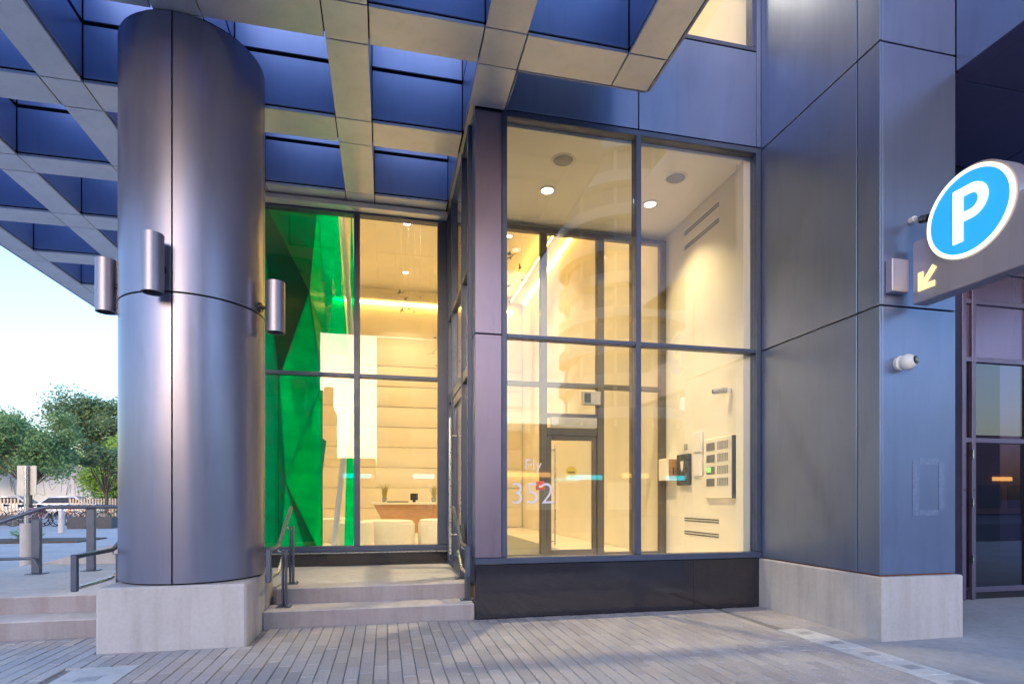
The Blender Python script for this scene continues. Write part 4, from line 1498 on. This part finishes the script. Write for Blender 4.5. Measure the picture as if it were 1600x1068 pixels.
# far row of buildings
fb = thing('far_block', (-40, 75, 0), 'long pale brick block far behind the trees', 'building')
BRK = paint('pale_brick', (0.34, 0.24, 0.21), 0.9, var=0.1, scale=1)
box('wall', -75, -34, 74, 84, 0, 3.9, BRK, fb, 0.02)
for k in range(14):
    box('window', -73 + k * 2.8, -71.6 + k * 2.8, 73.9, 73.99, 1.2, 2.6, BOXDARK, fb, 0)


# fences of upright slats
def fence(p0, p1, label, mat, n):
    p0, p1 = Vector(p0), Vector(p1)
    t = thing('slat_fence', (p0 + p1) / 2, label, 'fence', 'slat fences behind the bicycles')
    bm = bmesh.new()
    d = (p1 - p0)
    ang = math.atan2(d.y, d.x)
    for k in range(n):
        p = p0.lerp(p1, (k + 0.5) / n)
        bm_box(bm, p.x - 0.04, p.x + 0.04, p.y - 0.02, p.y + 0.02, 0.15, 1.28)
    tag(finish(bm, 'slats', mat, t, (p0 + p1) / 2), kind='stuff')
    for z in (0.3, 1.18):
        tube('rail', [p0 + Vector((0, 0.04, z)), p1 + Vector((0, 0.04, z))], 0.03, RAILP, t, 6)
    for k in range(int(d.length // 2.5) + 1):
        p = p0.lerp(p1, k * 2.5 / d.length)
        box('post', p.x - 0.05, p.x + 0.05, p.y + 0.05, p.y + 0.13, 0, 1.36, RAILP, t, 0.004)


PALE = paint('pale_wood', (0.58, 0.46, 0.33), 0.8, var=0.1)
fence((-26, 40.3, 0), (-21.3, 39.6, 0), 'pale wooden slat fence at the left picture edge', PALE, 24)
fence((-19.6, 41.4, 0), (-15.5, 40.7, 0), 'pale wooden slat fence between the cars and the column', PALE, 24)


# bicycles
def bicycle(x, y, rz, col, label, lean=0.06):
    t = thing('bicycle', (x, y, 0), label, 'bicycle', 'bicycles parked at the racks', rz)
    fm = paint('bike_%s' % str(abs(hash(label)) % 9999), col, 0.35, 0.3)
    for wx in (-0.52, 0.52):
        bm = bmesh.new()
        bm_tube(bm, [(wx + 0.33 * math.cos(a * 2 * math.pi / 24), 0, 0.345 + 0.33 * math.sin(a * 2 * math.pi / 24)) for a in range(24)], 0.018, 6, closed=True)
        me_o = finish(bm, 'wheel', BLACKPL, None, (wx, 0, 0.345), smooth=60)
        me_o.parent = t
        me_o.location = (wx, 0, 0.345)
        bm = bmesh.new()
        for a in range(8):
            c, s = math.cos(a * math.pi / 4), math.sin(a * math.pi / 4)
            bm_tube(bm, [(0.02 * c, 0, 0.02 * s), (0.32 * c, 0, 0.32 * s)], 0.004, 4)
        sp = finish(bm, 'spokes', STEEL, None, (0, 0, 0))
        sp.parent = me_o
        sp.location = (0, 0, 0)
    bm = bmesh.new()
    P = {'bb': (-0.06, 0, 0.30), 'st': (-0.20, 0, 0.80), 'hd': (0.36, 0, 0.80), 'hl': (0.40, 0, 0.66), 'ra': (-0.52, 0, 0.345), 'fa': (0.52, 0, 0.345)}
    for a, b in (('bb', 'st'), ('st', 'hd'), ('bb', 'hl'), ('bb', 'ra'), ('st', 'ra'), ('hd', 'fa')):
        bm_tube(bm, [P[a], P[b]], 0.018, 6)
    for nm, m_, b_ in (('frame', fm, bm),):
        o = finish(b_, nm, m_, None, (0, 0, 0), smooth=60)
        o.parent = t
    bm = bmesh.new()
    bm_tube(bm, [(0.36, 0, 0.80), (0.34, 0, 0.96)], 0.014, 6)
    bm_tube(bm, [(0.40, -0.28, 0.98), (0.34, -0.1, 0.96), (0.34, 0.1, 0.96), (0.40, 0.28, 0.98)], 0.014, 6)
    o = finish(bm, 'handlebar', STEEL, None, (0, 0, 0), smooth=60)
    o.parent = t
    bm = bmesh.new()
    bm_tube(bm, [(-0.34, 0, 0.93), (-0.24, 0, 0.935), (-0.08, 0, 0.925)], 0.05, 8, rads=[0.07, 0.055, 0.02])
    bm_tube(bm, [(-0.20, 0, 0.80), (-0.22, 0, 0.92)], 0.013, 6)
    o = finish(bm, 'saddle', BLACKPL, None, (0, 0, 0), smooth=60)
    o.parent = t
    t.rotation_euler = (lean, 0, rz)


BK = []
_bc = [((0.62, 0.64, 0.66), 'white'), ((0.5, 0.04, 0.10), 'crimson'), ((0.05, 0.06, 0.09), 'black'), ((0.55, 0.57, 0.60), 'silver'), ((0.10, 0.16, 0.30), 'blue'), ((0.50, 0.10, 0.06), 'rust-red'), ((0.42, 0.44, 0.43), 'grey'), ((0.60, 0.52, 0.40), 'beige'), ((0.08, 0.22, 0.16), 'green'), ((0.55, 0.30, 0.06), 'orange')]
for k, (c_, n_) in enumerate(_bc):
    where = 'left of the bollard' if k < 4 else ('just right of the bollard' if k < 6 else 'above the long dark planter')
    BK.append((-16.2 + k * 0.43, 30.6 - k * 0.07, 0.9 + 0.35 * math.sin(k * 2.1), c_, n_ + ' bicycle in the row of bicycles, ' + where))
BK += [(-18.4, 33.6, 0.5, (0.5, 0.5, 0.52), 'pale grey bicycle left of the sign pole behind the dark planter'), (-17.4, 33.2, 0.9, (0.45, 0.05, 0.07), 'red bicycle right behind the sign pole')]
for b in BK:
    bicycle(*b)

# planters, bollard, planting bed
for x0, x1, y, lb in ((-13.0, -11.35, 27.3, 'long dark planter box right of the bollard'), (-19.6, -16.9, 31.5, 'dark planter box at the left picture edge')):
    t = thing('planter', ((x0 + x1) / 2, y, 0), lb, 'planter', 'dark planters on the plaza')
    bm = bmesh.new()
    for a in ((x0, x1, y, y + 0.05, 0, 0.47), (x0, x1, y + 0.65, y + 0.7, 0, 0.47), (x0, x0 + 0.05, y + 0.051, y + 0.649, 0, 0.47), (x1 - 0.05, x1, y + 0.051, y + 0.649, 0, 0.47)):
        bm_box(bm, *a)
    finish(bm, 'box_walls', paint('planter_' + lb[:4], (0.05, 0.055, 0.07), 0.6), t, ((x0 + x1) / 2, y, 0))
    box('soil', x0 + 0.05, x1 - 0.05, y + 0.05, y + 0.65, 0.02, 0.42, BARK, t, 0)
t = thing('bollard', (-11.6, 24.0, 0), 'pale grey concrete bollard between the bicycles and the planter', 'bollard')
lathe('body', [(0, 0), (0.10, 0), (0.095, 0.75), (0.07, 0.83), (0, 0.85)], -11.6, 24.0, CONC, t, 20)
lathe('collar', [(0.099, 0.58), (0.108, 0.58), (0.108, 0.62), (0.099, 0.62)], -11.6, 24.0, STEEL, t, 20)
tag(box('planting_bed', -13.5, -8.6, 18.6, 20.4, -0.03, 0.04, BARK, bev=0.02), kind='structure')


def groundplant(x, y, label, seed):
    rnd = random.Random(seed)
    t = thing('low_plant', (x, y, 0.04), label, 'plant', 'low plants in the plaza bed')
    vs, fs = [], []
    for k in range(220):
        a = rnd.uniform(0, 6.28)
        r = rnd.uniform(0, 0.45)
        h = rnd.uniform(0.05, 0.34) * (1.2 - r)
        p = Vector((x + r * math.cos(a), y + r * math.sin(a), 0.04 + h))
        d = Vector((math.cos(a), math.sin(a), rnd.uniform(0, 0.8))).normalized()
        s_ = d.cross(Vector((0, 0, 1))).normalized()
        l = rnd.uniform(0.05, 0.1)
        i = len(vs)
        vs += [p - d * l, p + s_ * l * 0.5, p + d * l, p - s_ * l * 0.5]
        fs.append((i, i + 1, i + 2, i + 3))
    me = bpy.data.meshes.new('leaves')
    me.from_pydata([tuple(v - Vector((x, y, 0.04))) for v in vs], [], fs)
    me.materials.append(LEAF3)
    o = bpy.data.objects.new('leaves', me)
    o.parent = t
    COL.objects.link(o)
    bm = bmesh.new()
    for k in range(7):
        a = k * 0.9
        bm_tube(bm, [(x, y, 0.03), (x + 0.3 * math.cos(a), y + 0.3 * math.sin(a), 0.22)], 0.008, 4)
    finish(bm, 'stems', BARK, t, (x, y, 0.03))


groundplant(-11.9, 19.4, 'low green plant just left of the sign post', 1)
groundplant(-10.3, 19.5, 'low green plant just right of the sign post', 2)

# street sign seen from behind
t = thing('street_sign', (-6.2, 11.7, 0), 'blank back of a pale street sign on a pole', 'sign')
tube('lower_post', [(-6.2, 11.7, -0.03), (-6.2, 11.7, 0.82)], 0.09, CONC, t, 14)
tube('pole', [(-6.2, 11.7, 0.8), (-6.2, 11.7, 1.84)], 0.032, STEEL, t, 12)
box('board', -6.36, -6.06, 11.735, 11.75, 1.32, 1.84, paint('sign_back', (0.62, 0.60, 0.56), 0.5, 0.2), t, 0.004)


# parked cars beyond the bicycles
def car(x, y, rz, col, label, lights=False):
    t = thing('parked_car', (x, y, 0), label, 'car', 'cars parked beyond the plaza', rz)
    pm = paint('car_paint_%d' % int(abs(x * 10)), col, 0.25, 0.3, 0.02)
    prof = [(-2.1, 0.32), (-2.15, 0.62), (-2.05, 0.85), (-1.55, 0.93), (-1.0, 1.38), (-0.2, 1.46), (0.55, 1.42), (1.15, 0.97), (1.9, 0.86), (2.12, 0.62), (2.1, 0.32)]
    bm = bmesh.new()
    A = [bm.verts.new((a, -0.85 if b < 1.0 else -0.68, b)) for a, b in prof]
    B = [bm.verts.new((a, 0.85 if b < 1.0 else 0.68, b)) for a, b in prof]
    bm.faces.new(A)
    bm.faces.new(B[::-1])
    for i in range(len(prof)):
        k = (i + 1) % len(prof)
        bm.faces.new((A[i], A[k], B[k], B[i]))
    o = finish(bm, 'body', pm, None)
    o.parent = t
    for s in (-1, 1):
        bm = bmesh.new()
        v = [bm.verts.new(p) for p in ((-1.35, s * 0.84, 0.97), (0.95, s * 0.84, 1.0), (0.45, s * 0.70, 1.36), (-0.95, s * 0.70, 1.33))]
        f = bm.faces.new(v)
        r = bmesh.ops.extrude_face_region(bm, geom=[f])
        bmesh.ops.translate(bm, vec=(0, s * 0.02, 0.0), verts=[e for e in r['geom'] if isinstance(e, bmesh.types.BMVert)])
        o = finish(bm, 'window', BLACKPL, None)
        o.parent = t
        for wx in (-1.3, 1.3):
            bm = bmesh.new()
            bmesh.ops.create_cone(bm, cap_ends=True, segments=20, radius1=0.32, radius2=0.32, depth=0.2, matrix=Matrix.Translation((wx, s * 0.78, 0.32)) @ Matrix.Rotation(R(90), 4, 'X'))
            o = finish(bm, 'wheel', BLACKPL, None, (wx, s * 0.78, 0.32), smooth=40)
            o.parent = t
            o.location = (wx, s * 0.78, 0.32)
        o = box('tail_light', -2.17, -2.1, s * 0.6 - 0.15, s * 0.6 + 0.15, 0.66, 0.82, TAIL if lights else REDP, None, 0.01)
        o.parent = t
        o = box('headlight', 2.05, 2.14, s * 0.6 - 0.15, s * 0.6 + 0.15, 0.62, 0.78, HEADL if lights else WHITEPL, None, 0.01)
        o.parent = t


TAIL = emit('tail_light_lit', (1.0, 0.03, 0.02), 3.0)
HEADL = emit('headlight_lit', (1.0, 0.8, 0.5), 3.0)
car(-21.0, 44.5, 0.1, (0.62, 0.64, 0.68), 'white car parked behind the bicycles and fence')
car(-24.6, 45.0, 0.1, (0.55, 0.57, 0.62), 'silver car parked left of the white car')
car(-28.5, 66.0, R(100), (0.3, 0.04, 0.04), 'red car with lit tail lights far under the lime-green tree', True)
car(-26.3, 67.0, R(95), (0.5, 0.06, 0.05), 'second red car with lit tail lights beside the column', True)

# ================================================================== ACROSS THE STREET (seen mirrored in the glass)
tw = thing('apartment_tower', (26, -48, 0), 'white balcony apartment tower mirrored in the front window', 'building')
TWG = paint('tower_glazing', (0.16, 0.20, 0.26), 0.25, 0.4)
bm = bmesh.new()
bm_lathe(bm, [(0, 0), (6.0, 0), (6.0, 52), (0, 52)], 26, -48, 40)
finish(bm, 'core', TWG, tw, (26, -48, 0), smooth=40)
TWW = paint('tower_white', (0.75, 0.75, 0.76), 0.7, var=0.04)
for k in range(15):
    lathe('balcony', [(6.0, 2.6 + 3.4 * k), (7.1, 2.6 + 3.4 * k), (7.1, 3.7 + 3.4 * k), (6.95, 3.7 + 3.4 * k), (6.95, 2.85 + 3.4 * k), (6.0, 2.85 + 3.4 * k)], 26, -48, TWW, tw, 40)
for k in range(10):
    a = R(36 * k + 12)
    box('fin', 26 + 6.3 * math.cos(a) - 0.15, 26 + 6.3 * math.cos(a) + 0.15, -48 + 6.3 * math.sin(a) - 0.15, -48 + 6.3 * math.sin(a) + 0.15, 0, 52, TWW, tw, 0.02)


def street_block(x0, x1, y0, y1, h, mat, label, signs, floors):
    t = thing('street_block', ((x0 + x1) / 2, y1, 0), label, 'building', 'blocks across the street')
    box('wall', x0, x1, y0, y1, 0, h, mat, t, 0.02)
    n = int((x1 - x0) / 3)
    for f in range(floors):
        for k in range(n):
            wx = x0 + (k + 0.5) * (x1 - x0) / n
            z = 4.6 + f * 3.3
            if z + 1.8 < h:
                box('window', wx - 0.8, wx + 0.8, y1, y1 + 0.03, z, z + 1.8, BOXDARK, t, 0)
    for k in range(n):
        wx = x0 + (k + 0.5) * (x1 - x0) / n
        box('shop_window', wx - 1.2, wx + 1.2, y1, y1 + 0.04, 0.5, 2.4, LITWIN if (k % 2 and x0 < 20) else BOXDARK, t, 0)
    for sx, sw_, sz, m_ in signs:
        box('shop_sign', sx - sw_, sx + sw_, y1 + 0.01, y1 + 0.12, sz, sz + 0.32, m_, t, 0.01)
    return t


LITWIN = emit('shop_glow', (1.0, 0.75, 0.4), 0.06)
ORS = emit('orange_sign', (1.0, 0.42, 0.06), 1.0)
TES = emit('teal_sign', (0.08, 0.85, 0.65), 0.8)
B1 = paint('street_brick', (0.26, 0.15, 0.12), 0.9, var=0.1, scale=1)
B2 = paint('street_stone', (0.40, 0.37, 0.34), 0.9, var=0.1, scale=1)
street_block(6, 24, -38, -26, 6.4, B1, 'brick shop block across the street with an orange sign', [(9.5, 1.6, 2.75, ORS), (13.6, 1.3, 2.6, TES), (17.4, 1.0, 2.75, ORS), (20.6, 0.8, 2.6, TES)], 1)
street_block(-22, -9, -38, -26, 7, B2, 'stone shop block across the street mirrored beside the column', [(-12, 1.5, 2.75, ORS)], 2)
street_block(26, 44, -38, -26, 7.4, B2, 'stone block across the street facing the parking sign', [(30, 1.5, 2.75, ORS), (36, 1.0, 2.6, TES)], 3)
street_block(-0.6, 5.9, -38, -26, 13, B2, 'tall stone block across the street mirrored in the recessed window', [(3, 1.0, 2.75, TES)], 3)
street_block(-4.2, -0.7, -37, -26, 4.2, B1, 'low brick shop across the street below the gap of sky', [(-2, 1.0, 2.75, TES)], 0)
street_block(-8.9, -4.3, -38, -26, 9, B2, 'narrow stone block across the street beside the gap of sky', [], 1)
street_block(44.2, 90, -38, -26, 6.5, B1, 'long brick shop block across the street at the far right', [(50, 1.0, 2.75, ORS)], 0)
street_block(-60, -22.2, -38, -26, 6.0, B1, 'long brick shop block across the street at the far left', [(-30, 1.0, 2.75, ORS)], 0)
